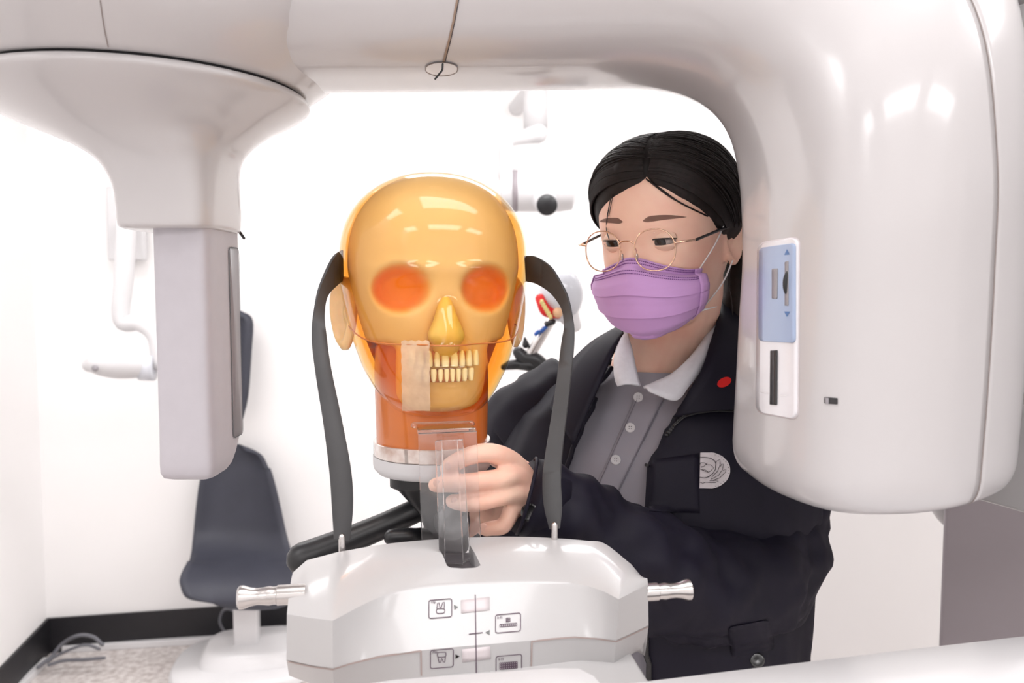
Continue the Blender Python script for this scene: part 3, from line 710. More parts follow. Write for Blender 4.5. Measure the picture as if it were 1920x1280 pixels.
# temple supports
def ribbon(pairs, ds, th=.0022, k=5):
    Q = catmull([(a[0], a[1], b[0], b[1], d) for (a, b), d in zip(pairs, ds)], k); rings = []
    for ax, ay, bx, by, d in Q: rings.append((W(ax, ay, d), W(bx, by, d + .004)))
    V = []; Fc = []; n = len(rings); secs = []
    for i, (a, b) in enumerate(rings):
        t = ((rings[min(i + 1, n - 1)][0] + rings[min(i + 1, n - 1)][1]) - (rings[max(0, i - 1)][0] + rings[max(0, i - 1)][1])).normalized()
        w = (b - a).normalized(); nn = w.cross(t).normalized() * th
        secs.append([a + nn * .6 + w * .0008, a + w * .0, a - nn * .6 + w * .0008, b - nn * .6 - w * .0008, b, b + nn * .6 - w * .0008])
    return loft(secs)
Lp = [((641, 468), (642, 527)), ((626, 479), (630, 537)), ((611, 507), (613, 556)), ((594, 552), (608, 585)), ((584, 620), (612, 625)), ((590, 690), (621, 690)), ((607, 800), (643, 796)), ((618, 890), (659, 885)), ((622, 950), (662, 950)), ((626, 1010), (656, 1013))]
Ld = [.775, .752, .737, .727, .716, .706, .697, .691, .687, .684]
Rp = [((985, 479), (988, 528)), ((1005, 481), (1005, 532)), ((1031, 497), (1029, 547)), ((1050, 525), (1046, 566)), ((1066, 558), (1055, 585)), ((1076, 605), (1057, 615)), ((1077, 645), (1052, 645)), ((1070, 720), (1040, 740)), ((1056, 840), (1021, 860)), ((1052, 900), (1017, 905)), ((1054, 950), (1020, 950)), ((1050, 990), (1030, 992))]
Rd = [.80, .785, .770, .760, .752, .746, .741, .733, .725, .720, .715, .712]
t1 = mk('temple_support', *ribbon(Lp, Ld), M['rubber'], pu, autosmooth=60); t1['label'] = 'charcoal rubber temple strap left of the phantom'
t2 = mk('temple_support', *ribbon(Rp, Rd), M['rubber'], pu, autosmooth=60); t2['label'] = 'charcoal rubber temple strap between phantom and woman'
for t, p in ((t1, W(641, 1006, .685)), (t2, W(1040, 984, .712))):
    mk('pin', *tube([p, Vector((p.x, p.y, ZT - .008))], .0030, 12), M['steel'], t)

# ------------------------------------------------------------------ clear chin rest standing in the slot
cr = thing('acrylic_chin_rest', Wz(860, 1040, ZT), 'clear acrylic chin rest standing in the slot in front of the phantom neck', 'chin rest')
def plate(pts, ds, th):
    A = [W(*p, d) for p, d in zip(pts, ds)]; nn = (A[1] - A[0]).cross(A[3] - A[0]).normalized() * th / 2
    return loft([[p + nn for p in A], [p - nn for p in A]])
zb_ = .70
mk('front_sheet', *plate([(784, 812), (894, 808), (903, 1044), (792, 1046)], (.690, .690, .724, .724), .003), M['acryl'], cr, smooth=False, bevel=.0006)
mk('top_lip', *plate([(783, 810), (893, 806), (881, 794), (777, 797)], (.690, .690, .722, .722), .004), M['acryl'], cr, smooth=False, bevel=.0012)
mk('back_edge_roll', *tube([W(776, 797, .723), W(884, 794, .723)], .0028, 10), M['acryl'], cr)
mk('channel_bar', *plate([(816, 826), (829, 824), (836, 1054), (824, 1050)], (.683, .683, .689, .689), .005), M['acryl'], cr, smooth=False, bevel=.0008)
mk('channel_bar', *plate([(857, 823), (868, 823), (882, 1048), (868, 1054)], (.683, .683, .689, .689), .005), M['acryl'], cr, smooth=False, bevel=.0008)
mk('channel_web', *plate([(828, 825), (858, 824), (869, 1058), (836, 1056)], (.6855, .6855, .690, .690), .002), M['acryl'], cr, smooth=False, bevel=.0004)

# ------------------------------------------------------------------ head modelling shared by phantom and woman
def smst(x): x = max(0.0, min(1.0, x)); return x * x * (3 - 2 * x)
def head_grid(org, yaw, pitch, H, tab, feat, zc=.15, ef=2.6, ew=2.3, eb=2.2, na=144, nz=110, exps=2.25, zmin=-.5, inset=0.0, roll=0.0, side=None):
    tz = np.array([t[0] for t in tab]); tw = np.array([t[1] for t in tab]); tf = np.array([t[2] for t in tab]); tb = np.array([t[3] for t in tab])
    dz = np.linspace(tz[0], tz[-1], 240)
    sm = lambda a: np.convolve(np.pad(np.interp(dz, tz, a), 9, mode='edge'), np.ones(19) / 19, 'valid')
    sw, sf, sb_ = sm(tw), sm(tf), sm(tb)
    ca, sa = math.cos(yaw), math.sin(yaw)
    rt = Vector((ca, sa, 0)); fw = Vector((sa, -ca, 0)); up = Vector((0, 0, 1))
    Mx = Matrix((rt, fw, up)).transposed(); Mx = Mx @ Matrix.Rotation(-pitch, 3, 'X') @ Matrix.Rotation(roll, 3, 'Y')
    rings = []
    for i in range(nz + 1):
        t = i / nz; th = -PI / 2 + PI * t
        z = zmin + (0.5 - zmin) * (0.5 + 0.5 * math.sin(th)) ** 1.0
        zz = min(z, zc); w, f, b = np.interp(zz, dz, sw), np.interp(zz, dz, sf), np.interp(zz, dz, sb_)
        if z > zc:
            q = min(1.0, (z - zc) / (.5 - zc))
            w *= max(0, 1 - q ** ew) ** .5; f *= max(0, 1 - q ** ef) ** .5; b *= max(0, 1 - q ** eb) ** .5
        if z < zmin + .05:
            q = (zmin + .05 - z) / .05; s = math.sqrt(max(0, 1 - .97 * q * q)); w *= s; f *= s; b *= s
        ring = []
        for k in range(na):
            a = 2 * PI * k / na; sx_, cy_ = math.sin(a), math.cos(a)
            x = w * spw(sx_, 2 / exps); y = (f if cy_ > 0 else b) * spw(cy_, 2 / exps)
            if feat: 
                dx, dy, dz_ = feat(x, y, z)
                x += dx; y += dy; zq = z + dz_
            else: zq = z
            x, y, zv = x * H, y * H, zq * H
            if inset:
                L = math.sqrt((x) ** 2 + (y) ** 2 + zv ** 2) + 1e-6; x -= x / L * inset; y -= y / L * inset; zv -= zv / L * inset
            ring.append(Vector(org) + Mx @ Vector((x, y, zv)))
        rings.append(ring)
    return rings, Mx

def g2(x, z, cx, cz, sx, sz): return math.exp(-((x - cx) / sx) ** 2 - ((z - cz) / sz) ** 2)
def nose_h(x, z, amp):
    t = (-z + .01) / .2
    if t < 0: return 0
    h = amp * smst(t) ** .8 * (1 - smst((-z - .2) / .055)); s = .028 + .032 * min(1, t) ** 1.5
    wing = amp * .35 * (g2(x, z, .055, -.2, .028, .03) + g2(x, z, -.055, -.2, .028, .03))
    return h * math.exp(-(x / s) ** 2) + wing

# ------------------------------------------------------------------ phantom head
PH = .236; PO = Vector((-.0775, .79, 1.551)); PYAW = R(13)
ph = thing('head_phantom', (PO.x, PO.y, 1.376), 'translucent amber head phantom with a skull cast inside, on an orange neck', 'head phantom')
ptab = [(-.5, .15, .31, .12), (-.46, .19, .345, .16), (-.4, .24, .375, .20), (-.3, .295, .395, .27), (-.2, .33, .40, .35), (-.1, .355, .40, .42), (0, .375, .40, .46), (.1, .385, .405, .475), (.2, .385, .40, .475)]
def pfeat(x, y, z):
    if y <= 0: return 0, 0, 0
    d = nose_h(x, z, .095)
    d -= .022 * (g2(x, z, .16, -.01, .09, .06) + g2(x, z, -.16, -.01, .09, .06))
    d += .016 * g2(x, z, 0, -.285, .09, .02) + .016 * g2(x, z, 0, -.325, .08, .02) + .012 * g2(x, z, 0, -.42, .09, .05)
    d += .012 * g2(abs(x), z, .1, .085, .1, .03)
    return 0, d, 0
rg, PM = head_grid(PO, PYAW, R(-1), PH, ptab, pfeat, zc=.12, ef=3.0, ew=2.5, eb=2.4)
mk('resin_head', *loft(rg), M['resin'], ph)
def sfeat(x, y, z):
    if y <= 0: return 0, 0, 0
    ax = abs(x)
    d = .01 * g2(ax, z, .1, .10, .12, .03)
    e = ((ax - .165) / .104) ** 2 + ((z - .022) / .090) ** 2
    d -= .10 * (1 - smst((e ** .5 - .60) / .55))
    d -= .05 * g2(x, z, 0, -.14, .05, .09)
    hol = smst((ax - .17) / .05) * smst((-z - .175) / .05) * (1 - smst((-z - .43) / .08))
    d -= .11 * hol
    d += .02 * g2(x, z, 0, -.30, .13, .07)
    return -x * .18 * hol, d, 0
stab = [(-.5, .13, .27, .1), (-.46, .165, .31, .12), (-.4, .20, .335, .15), (-.3, .24, .345, .20), (-.2, .28, .355, .3), (-.1, .31, .365, .38), (0, .335, .37, .42), (.1, .355, .375, .44), (.2, .355, .375, .44)]
rg2, _ = head_grid(PO, PYAW, R(-1), PH * .985, stab, sfeat, zc=.12, ef=3.0, ew=2.5, eb=2.4, inset=0.0, zmin=-.485)
sk = mk('skull', *loft(rg2), M['bone'], ph)
# orbits and cheek hollows: orange of light scattered in resin, painted on the skull
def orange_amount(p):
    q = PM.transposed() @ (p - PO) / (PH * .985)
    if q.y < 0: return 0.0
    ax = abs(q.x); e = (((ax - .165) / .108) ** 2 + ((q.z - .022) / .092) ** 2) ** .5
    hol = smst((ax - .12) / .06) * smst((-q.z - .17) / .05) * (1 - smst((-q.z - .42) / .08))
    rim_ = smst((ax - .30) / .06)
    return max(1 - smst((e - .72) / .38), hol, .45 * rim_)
ca_ = sk.data.color_attributes.new('resin_scatter_tint', 'FLOAT_COLOR', 'POINT')
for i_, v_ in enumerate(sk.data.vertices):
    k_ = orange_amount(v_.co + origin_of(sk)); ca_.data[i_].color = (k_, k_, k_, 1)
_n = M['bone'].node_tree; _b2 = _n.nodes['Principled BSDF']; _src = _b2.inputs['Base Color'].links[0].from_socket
_at = _n.nodes.new('ShaderNodeAttribute'); _at.attribute_name = 'resin_scatter_tint'
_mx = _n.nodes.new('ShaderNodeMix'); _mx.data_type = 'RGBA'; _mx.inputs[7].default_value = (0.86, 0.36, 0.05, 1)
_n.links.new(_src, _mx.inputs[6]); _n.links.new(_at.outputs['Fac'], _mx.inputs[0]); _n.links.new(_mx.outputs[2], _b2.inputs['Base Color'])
def pl(x, y, z): return PO + PM @ (Vector((x, y, z)))
mk('nasal_insert', *stube([pl(0, .080, -.006), pl(0, .083, -.022), pl(0, .084, -.036), pl(0, .083, -.044)], [.006, .011, .0165, .013], 5, 16), M['nasal'], sk)
# teeth
def tooth(cx, z0, z1, w, up):
    q = cx / .042; y = .0880 - .022 * q * q; yaw = q * .7; rings = []
    wdir = Vector((math.cos(yaw), -math.sin(yaw), 0)); dd = Vector((math.sin(yaw), math.cos(yaw), 0))
    for t, s in ((0, .75), (.08, .95), (.35, 1), (.7, .86), (.92, .62), (1, .4)):
        zz = (z0 + (z1 - z0) * t); c = Vector((cx, y - .001 * t, zz))
        rings.append([PO + PM @ (c + wdir * (w / 2 * s) * spw(math.cos(a), .7) + dd * .003 * spw(math.sin(a), .7)) for a in (2 * PI * k / 12 for k in range(12))])
    return loft(rings)
x = -.0265; ws = [.0072, .0066, .0072, .0062, .0080, .0080, .0062, .0070, .0066]
tot = sum(ws); x = -tot / 2 - .001
for w in ws:
    mk('tooth', *tooth(x + w / 2, -.0640, -.0500, w * .88, True), M['tooth'], sk); x += w
ws = [.0064, .0062, .0064, .0054, .0052, .0052, .0054, .0062, .0062]; x = -sum(ws) / 2 - .001
for w in ws:
    mk('tooth', *tooth(x + w / 2, -.0660, -.0775, w * .86, False), M['tooth'], sk); x += w
mk('gum', *mjoin(stube([pl(q * .030, .0838 - .016 * q * q, -.057) for q in (-1, -.5, 0, .5, 1)], .0040, 5, 10, flat=1.7), stube([pl(q * .025, .0838 - .013 * q * q, -.072) for q in (-1, -.5, 0, .5, 1)], .0036, 5, 10, flat=1.8)), M['gap'], sk)
# ears
def ear_geo(sgn, org, Mx, x0, y0, z0, hh=.030, ww=.017, out=R(25)):
    rings = []; cn = Vector((x0 * sgn, y0, z0))
    for i in range(15):
        t = i / 14; a = t
        pr = []
        for k in range(28):
            th = 2 * PI * k / 28; c, s = math.cos(th), math.sin(th)
            wy = ww * (1 + .25 * s) * c; hz = hh * s
            rr_ = 1 - .98 * a
            dep = .006 * (1 - (abs(2 * min(a, .5) - .55) * 1.4) ** 2) if a < .55 else -.004 * smst((a - .55) / .45)
            px_, py_ = wy * rr_, hz * rr_
            off = .0045 * math.exp(-((a - .18) / .14) ** 2) - .004 * math.exp(-((a - .65) / .25) ** 2) + .002 * math.exp(-((a - .45) / .08) ** 2)
            ox = (-px_) * math.sin(out) + .003 + off; oy = px_ * math.cos(out)
            pr.append(Vector(org) + Mx @ (cn + Vector((sgn * ox, oy, py_))))
        rings.append(pr)
    back = []
    for a in (.0, .25, .5, .75, .98):
        pr = []
        for k in range(28):
            th = 2 * PI * k / 28; c, s = math.cos(th), math.sin(th); rr_ = 1 - a
            px_ = ww * (1 + .25 * s) * c * rr_; py_ = hh * s * rr_
            ox = (-px_) * math.sin(out) - .003 * smst(a * 3); oy = px_ * math.cos(out)
            pr.append(Vector(org) + Mx @ (cn + Vector((sgn * ox, oy, py_))))
        back.append(pr)
    return loft(back[::-1] + rings)
for sg in (-1, 1):
    mk('ear', *ear_geo(sg, PO, PM, .084, -.012, -.018, .036, .019, R(32)), M['earr'], ph)
# lip level parting line round the face
bv = BVHTree.FromPolygons([v for r in rg for v in r], loft(rg, caps=False)[1])
line = []
for k in range(37):
    a = R(-100 + 200 * k / 36); d = PM @ Vector((math.sin(a), math.cos(a), 0)); o0 = PO + PM @ Vector((0, 0, -.044 + .014 * (abs(math.sin(a)) ** 6)))
    h = bv.ray_cast(o0 + d * .3, -d)
    if h[0]: line.append(h[0] + d * .0)
mk('parting_line', *tube(line, .0007, 6), mat('amber_line', srgb(190, 110, 50), .4, vary=.1), ph)
# tape over the left half of the mouth
def tapeg():
    rows = []
    for j in range(19):
        v = j / 18; row = []
        for i in range(9):
            u = i / 8; px = 752 + 53 * u + 2 * v + (.8 * math.sin(j * 2.1) if i in (0, 8) else 0); py = 640 + 130 * v - (3 if i % 2 and j == 0 else 0)
            vdir = cdir(px, py).normalized(); h = bv.ray_cast(Vector((0, 0, EYE)), vdir); hit = h[0] if h[0] else rows[-1][i] + Vector((0, .0012, -.0045)); row.append(hit - vdir * (.0007 + .0004 * noise.noise(Vector((u * 5, v * 12, 0)))))
        rows.append(row)
    return loft(rows, closed=False)
mk('paper_tape', *tapeg(), M['tape'], ph)
# neck, acrylic ring, white base
nc = Vector((PO.x - .002, PO.y, 0))
nk = [(1.404, .0545, .0545), (1.41, .0548, .0548), (1.44, .0555, .0555), (1.475, .056, .058), (1.50, .055, .06), (1.512, .05, .055)]
mk('neck', *loft([ering((nc.x, nc.y, z), (rx, 0, 0), (0, ry, 0), 56, 2.15) for z, rx, ry in nk]), M['neck'], ph, autosmooth=60)
mk('acrylic_ring', *loft([ering((nc.x, nc.y, z), (rx, 0, 0), (0, rx, 0), 56, 2.1) for z, rx in ((1.3945, .0575), (1.395, .058), (1.4075, .058), (1.408, .0575))]), mat('acrylic_ring', (.85, .8, .77), .05, metal=.35, coat=1, vary=.5, vscale=45, col2=(.5, .36, .3)), ph, autosmooth=40)
mk('base_disc', *loft([ering((nc.x, nc.y, z), (rx, 0, 0), (0, rx, 0), 56, 2.1) for z, rx in ((1.3765, .050), (1.377, .054), (1.381, .0575), (1.385, .0585), (1.394, .0585))]), M['whitem'], ph, autosmooth=60)

# ------------------------------------------------------------------ tripod that carries the phantom
tp = thing('phantom_tripod', (PO.x, PO.y, 0), 'black tripod stand with a long pan handle under the head phantom', 'tripod')
mk('mount_head', *loft([ering((nc.x + dx, nc.y, z), (rx, 0, 0), (0, ry, 0), 32, 5) for z, rx, ry, dx in ((1.376, .040, .040, 0), (1.366, .040, .040, 0), (1.362, .036, .036, .003), (1.338, .024, .030, .012), (1.325, .022, .028, .014), (1.30, .022, .026, .014))]), M['black'], tp, autosmooth=40)
mk('friction_knob', *lathe((nc.x + .02, nc.y - .03, 1.335), (.25, -1, 0), [(-.01, .010), (.0, .014), (.004, .017), (.012, .017), (.015, .013), (.0152, 0)], 28), M['rubber'], tp, autosmooth=40)
mk('pan_handle', *tube([(nc.x + .005, nc.y + .0, 1.338), W(780, 957, .80), W(720, 985, .79), W(670, 1006, .78), W(600, 1035, .765), W(568, 1047, .76)], [.012, .012, .0125, .013, .015, .0155], 18), M['black'], tp)
mk('lever', *stube([W(735, 1007, .76), W(765, 1006, .765), W(785, 1003, .775), W(820, 1000, .79)], [.008, .0085, .007, .008], 5, 14), M['black'], tp)
mk('centre_column', *tube([(nc.x + .014, nc.y, 1.31), (nc.x + .014, nc.y, .45)], .015, 18), M['rubber'], tp)
mk('leg_collar', *lathe((nc.x + .014, nc.y, 1.02), (0, 0, 1), [(0, .02), (0, .035), (.05, .035), (.07, .02)], 24), M['black'], tp)
for k in range(3):
    a = R(90 + 120 * k + 25); fx, fy = nc.x + .014 + .38 * math.cos(a), nc.y + .38 * math.sin(a)
    lg = mk('leg', *tube([(nc.x + .014 + .03 * math.cos(a), nc.y + .03 * math.sin(a), 1.03), (fx, fy, .014)], [.013, .009], 12), M['black'], tp)
    mk('rubber_foot', *ellipsoid((fx, fy, .0125), [(.013, 0, 0), (0, .013, 0), (0, 0, .012)], 12, 8), M['rubber'], lg)

# ------------------------------------------------------------------ the woman
HO = Vector((.1780, .921, 1.615)); HYAW = R(-35); HP = R(7); HH = .209
pe = thing('person', (.19, 1.03, 0), 'person with dark hair, glasses and lilac mask in navy jacket, reaching to the phantom', 'person')
wtab = [(-.5, .11, .33, .05), (-.46, .15, .365, .1), (-.4, .19, .385, .16), (-.3, .248, .40, .25), (-.2, .286, .41, .33), (-.1, .31, .415, .40), (0, .325, .41, .44), (.1, .336, .415, .455), (.2, .338, .41, .455)]
def wfeat(x, y, z):
    if y <= 0: return 0, 0, 0
    d = nose_h(x, z, .085)
    d -= .026 * (g2(x, z, .15, -.012, .075, .045) + g2(x, z, -.15, -.012, .075, .045))
    d += .018 * g2(x, z, 0, -.29, .09, .02) + .016 * g2(x, z, 0, -.33, .08, .02) + .012 * g2(x, z, 0, -.43, .08, .05)
    d += .010 * g2(abs(x), z, .15, .075, .1, .03) + .014 * g2(abs(x), z, .2, -.13, .09, .07)
    return 0, d, 0
wr, WM = head_grid(HO, HYAW, HP, HH, wtab, wfeat, zc=.12, ef=2.7, ew=2.2, eb=2.1, na=130, nz=110)
def hl(x, y, z): return HO + WM @ Vector((x, y, z))
headg = loft(wr)
hbv = BVHTree.FromPolygons(headg[0], headg[1])
# torso frame
TO = Vector((.182, .995, 0)); TY = R(-20); tr = Vector((math.cos(TY), math.sin(TY), 0)); tf_ = Vector((math.sin(TY), -math.cos(TY), 0))
def tl(x, y, z): return TO + tr * x + tf_ * y + Vector((0, 0, z))
shL = tl(.135, 0, 1.375); shR = tl(-.135, 0, 1.375)
elL = W(1440, 1080, .90); wrL = W(1020, 938, .785)
elR = W(985, 1010, 1.02); wrR = W(905, 960, .93)
parts = [headg]
parts.append(stube([hl(0, -.03, -.03), hl(0, -.028, -.08), tl(.0, .01, 1.47), tl(0, .0, 1.42)], [.05, .048, .052, .07], 5, 28))
trs = [(.90, .15, .10, .10), (1.0, .155, .105, .10), (1.12, .13, .09, .085), (1.25, .15, .105, .095), (1.35, .155, .100, .095), (1.40, .125, .072, .08), (1.44, .07, .055, .055)]
parts.append(loft([ering(tl(0, 0, z), tr * w, tf_ * f, 40, 2.3) for z, w, f, b in catmull(trs, 4)]))
parts.append(stube([shL, W(1475, 860, .985), W(1462, 985, .955), W(1430, 1068, .915), W(1370, 1098, .872), W(1270, 1088, .838), W(1180, 1045, .815), W(1100, 995, .80), wrL], [.042, .040, .038, .036, .035, .035, .033, .029, .025], 5, 16))
parts.append(stube([shR, W(975, 815, 1.072), W(978, 900, 1.055), W(985, 985, 1.02), W(955, 985, .985), wrR], [.042, .036, .034, .033, .030, .022], 5, 16))
parts.append(tube([tl(-.08, 0, .92), tl(-.085, 0, .55)], [.075, .05], 16)); parts.append(tube([tl(.08, 0, .92), tl(.085, 0, .55)], [.075, .05], 16))
# left hand on the phantom base: palm and five fingers
def finger(pts, rs, n=14): return stube([W(*p) for p in pts], rs, 5, n)
root = (1015, 936, .787)
fing = {
 'index': ([(990, 905, .785), (962, 868, .775), (925, 850, .748), (885, 852, .735), (848, 868, .728), (838, 876, .729)], [.012, .0108, .0096, .0088, .0078, .0068]),
 'middle': ([(992, 922, .784), (968, 893, .769), (930, 898, .744), (880, 903, .731), (835, 906, .7255), (816, 908, .727)], [.012, .0108, .0094, .0088, .0078, .0068]),
 'ring': ([(995, 938, .784), (965, 925, .766), (930, 933, .747), (890, 942, .737), (858, 940, .733), (848, 938, .734)], [.012, .0102, .0090, .0084, .0074, .0066]),
 'little': ([(998, 952, .785), (965, 950, .771), (953, 972, .765), (942, 987, .764), (922, 990, .764), (912, 990, .764)], [.012, .0094, .0082, .0078, .0072, .0064]),
}
for k in fing: parts.append(finger(*fing[k]))
parts.append(stube([W(*root), W(1000, 925, .785), W(975, 905, .778)], [.023, .021, .013], 5, 18))
parts.append(stube([W(*root), W(1000, 938, .787), W(972, 940, .778)], [.023, .021, .012], 5, 18))
parts.append(stube([W(1008, 925, .795), W(985, 890, .808), W(955, 868, .83), W(930, 860, .846)], [.016, .013, .0105, .009], 5, 16))
# right hand holding the tripod behind the phantom
for k in range(4):
    parts.append(stube([wrR, W(885 - 4 * k, 950 + 14 * k, .90), W(862, 950 + 13 * k, .865), W(845, 952 + 13 * k, .85), W(835, 955 + 13 * k, .862)], [.016, .011, .009, .0082, .007], 4, 12))
parts.append(stube([wrR, W(890, 945, .88), W(878, 935, .86), W(862, 938, .845)], [.018, .013, .010, .008], 4, 12))
parts.append(ear_geo(1, HO, WM, .0690, -.012, -.004, .031, .0165, R(24)))
parts.append(ear_geo(-1, HO, WM, .0690, -.012, -.004, .031, .0165, R(24)))
V, Fc = mjoin(*parts)
body = mk('body', V, Fc, M['skin'], pe)
md = body.modifiers.new('r', 'REMESH'); md.mode = 'VOXEL'; md.voxel_size = 0.0021; md.use_smooth_shade = True
md = body.modifiers.new('sm', 'SMOOTH'); md.factor = .5; md.iterations = 3
dg = bpy.context.evaluated_depsgraph_get(); me2 = bpy.data.meshes.new_from_object(body.evaluated_get(dg)); body.modifiers.clear(); body.data = me2
me2.polygons.foreach_set('use_smooth', [True] * len(me2.polygons))
if not me2.materials: me2.materials.append(M['skin'])
bodyb = bvh_of(body)
# nails
for (px, py, s, ax) in ((840, 872, .8, 0), (819, 904, .8, 0), (852, 936, .7, 0), (907, 989, 1, 0)):
    q = onto(bodyb, px, py, 0)
    if q:
        mk('fingernail', *ellipsoid(q, [(.0042 * s, 0, 0), (0, .0008, 0), (0, 0, .0048 * s)], 14, 8), M['nail'], body)

def hray(az, z, out=0.0, c0=(0, 0)):
    d = WM @ Vector((math.sin(az), math.cos(az), 0)); o0 = HO + WM @ Vector((c0[0], c0[1], z)); h = hbv.ray_cast(o0 + d * .4, -d)
    return (h[0] if h[0] else o0) + d * out
# eyes
for sg in (-1, 1):
    ec = hl(sg * .0280, .0702, .0015)
    ey = mk('eye', *ellipsoid(ec, [tuple(WM @ Vector((.0125, 0, 0))), tuple(WM @ Vector((0, .0115, 0))), tuple(WM @ Vector((0, 0, .0115)))], 24, 16), M['eyew'], body)
    look = (WM @ Vector((-.10, .95, -.24))).normalized(); u = look.cross(Vector((0, 0, 1))).normalized(); v = look.cross(u)
    rr_ = [ering(ec + look * h, u * r, v * r, 20) for h, r in ((.0096, .0068), (.0110, .0062), (.0120, .0036), (.0123, .0004))]
    mk('iris', *loft(rr_), M['iris'], ey)
    def lid(z0, z1, rad, ext):
        rows = []
        for j in range(9):
            el = z0 + (z1 - z0) * j / 8; row = []
            for i in range(21):
                a = R(-78 + 156 * i / 20); cl_ = math.cos(a) ** .6
                e2 = R(el) * (cl_ if j == 0 else 1) * 1.0
                row.append(ec + WM @ Vector((math.sin(a) * math.cos(e2) * rad * 1.22, math.cos(a) * math.cos(e2) * rad, math.sin(e2) * rad + .0004 * math.sin(a) * sg)))
            rows.append(row)
        return loft(rows, closed=False)
    o = mk('upper_eyelid', *lid(8, 78, .0128, 0), M['skin'], body); md = o.modifiers.new('s', 'SOLIDIFY'); md.thickness = .001
    o = mk('lower_eyelid', *lid(-23, -80, .0124, 0), M['skin'], body); md = o.modifiers.new('s', 'SOLIDIFY'); md.thickness = .0008
    lash = [ec + WM @ Vector((math.sin(a) * .0158, math.cos(a) * .0130, math.sin(R(8) * math.cos(a) ** .6) * .0128 + .0004 * math.sin(a) * sg)) for a in (R(-72 + 144 * i / 16) for i in range(17))]
    mk('eyelashes', *tube(lash, [.0004 + .0006 * math.sin(PI * i / 16) for i in range(17)], 6), M['hair'], body)
    # eyebrow: short hairs lying on the brow ridge
    rows_ = []
    for a_ in range(15):
        t = a_ / 14; xx = sg * (.0115 + .037 * t); zc_ = .0240 + .0018 * math.sin(t * 2.6) - .0012 * t; hh = .0030 * (smst(t * 5 + .35)) * (1 - t ** 2.2) + .0002
        rows_.append([hray(math.asin(max(-1, min(1, (xx + sg * .0012 * (1 - 2 * b_ / 5)) / .080))), zc_ + hh * (1 - 2 * b_ / 5), .0007) for b_ in range(6)])
    mk('eyebrow', *loft(rows_, closed=False), M['brow'], body)

# ---- hair
PARTAZ = 10
def hairline(az):
    a = abs(math.degrees(az) - PARTAZ * max(0, 1 - abs(math.degrees(az)) / 75)); return np.interp(a, [0, 6, 15, 30, 45, 58, 68, 78, 90, 105, 130, 180], [33, 32, 29, 22, 15, 8, 0, -6, -10, -20, -34, -38])
hc = Vector((0, 0, .012))
def hdir(az, el): return Vector((math.sin(az) * math.cos(el), math.cos(az) * math.cos(el), math.sin(el)))
def hsurf(az, el, out):
    d = WM @ hdir(az, el); o0 = HO + WM @ hc; h = hbv.ray_cast(o0 + d * .35, -d)
    return (h[0] if h[0] else o0 + d * .1) + d * out
rows = []
NE = 60
for j in range(NE + 1):
    row = []
    for i in range(144):
        az = -PI + 2 * PI * i / 144; h0 = hairline(az) - 4
        el = h0 + (89.5 - h0) * (j / NE) ** 1.0
        k = (el - h0)
        t = .0105 * smst(k / 22) + .004 * smst(k / 6) - .003
        part = abs(math.degrees(math.sin(az - R(PARTAZ)) * math.cos(R(el))))
        t += -.004 * math.exp(-(part / 3.0) ** 2) * (1 if math.cos(az) > 0 else 0)
        t += .0012 * noise.noise(Vector((az * 6, el * .05, 1)))
        row.append(hsurf(az, R(el), t))
    rows.append(row)
hair = mk('hair', *loft(rows), M['hair'], pe)
locks = []
def slerp_path(a0, e0, a1, e1, n, out0, out1, bulge=0.0):
    A = hdir(a0, e0); B = hdir(a1, e1); w = math.acos(max(-1, min(1, A.dot(B)))); P = []
    for i in range(n + 1):
        t = i / n; d = (A * math.sin((1 - t) * w) + B * math.sin(t * w)) / math.sin(w)
        az = math.atan2(d.x, d.y); el = math.asin(max(-1, min(1, d.z)))
        P.append(hsurf(az, el, out0 + (out1 - out0) * t + bulge * math.sin(PI * t)))
    return P
for i in range(420):
    sg = 1 if random.random() < .62 else -1
    t = random.random()
    e0 = R(44 + 44 * t); a0 = R(PARTAZ * min(1, math.cos(e0) * 1.4)) + R(sg * random.uniform(1, 5) / max(.25, math.cos(e0)))
    e1 = R(random.uniform(-4, 6) + 16 * t); a1 = R(sg * random.uniform(84, 120) + sg * 30 * t)
    P = slerp_path(a0, e0, a1, e1, 14, .0118, .0108, .0035 + random.uniform(-.0015, .002))
    r0 = random.uniform(.0009, .0022); locks.append(tube(P, [r0 * (.4 + .6 * math.sin(PI * (k + .5) / 15)) for k in range(15)], 6, flat=.5))
for i in range(220):      # hairline sweeps down the temples
    sg = 1 if i % 2 else -1; t = random.random()
    P = slerp_path(R(PARTAZ + sg * (1 + 3 * t)), R(34 + 12 * t), R(sg * (80 + 12 * t)), R(-3 + 16 * t), 14, .0035 + .007 * t, .006 + .003 * t, .0045 + .0015 * t)
    locks.append(tube(P, [.0004 + .0012 * math.sin(PI * k / 14) for k in range(15)], 6, flat=.6))
mk('hair_locks', *mjoin(*locks), M['hair'], hair)
strand = []
hairb = bvh_of(hair, body)
for pts, r in (([(1148, 365, .83), (1144, 385, .822), (1140, 410, .822), (1139, 430, .822), (1142, 448, .826)], .0006), ([(1150, 370, .83), (1147, 385, .824), (1143, 405, .824)], .0004),
               ([(1214, 338, .83), (1238, 354, .828), (1268, 376, .832), (1296, 391, .845), (1325, 405, .87)], .0009), ([(1212, 336, .83), (1232, 352, .828), (1258, 371, .832), (1284, 385, .842)], .0006),
               ([(1368, 440, .90), (1371, 480, .90), (1366, 530, .90), (1371, 560, .90), (1374, 590, .90)], .0006), ([(1345, 455, .89), (1355, 470, .885), (1366, 492, .885), (1368, 510, .89)], .0005)):
    strand.append(stube([(onto(hairb, p[0], p[1], .0012) if p[0] < 1335 and p[1] < 432 else None) or W(*p) for p in pts], r, 6, 5))
for s_q in strand: mk('loose_strand', *s_q, M['hair'], hair)
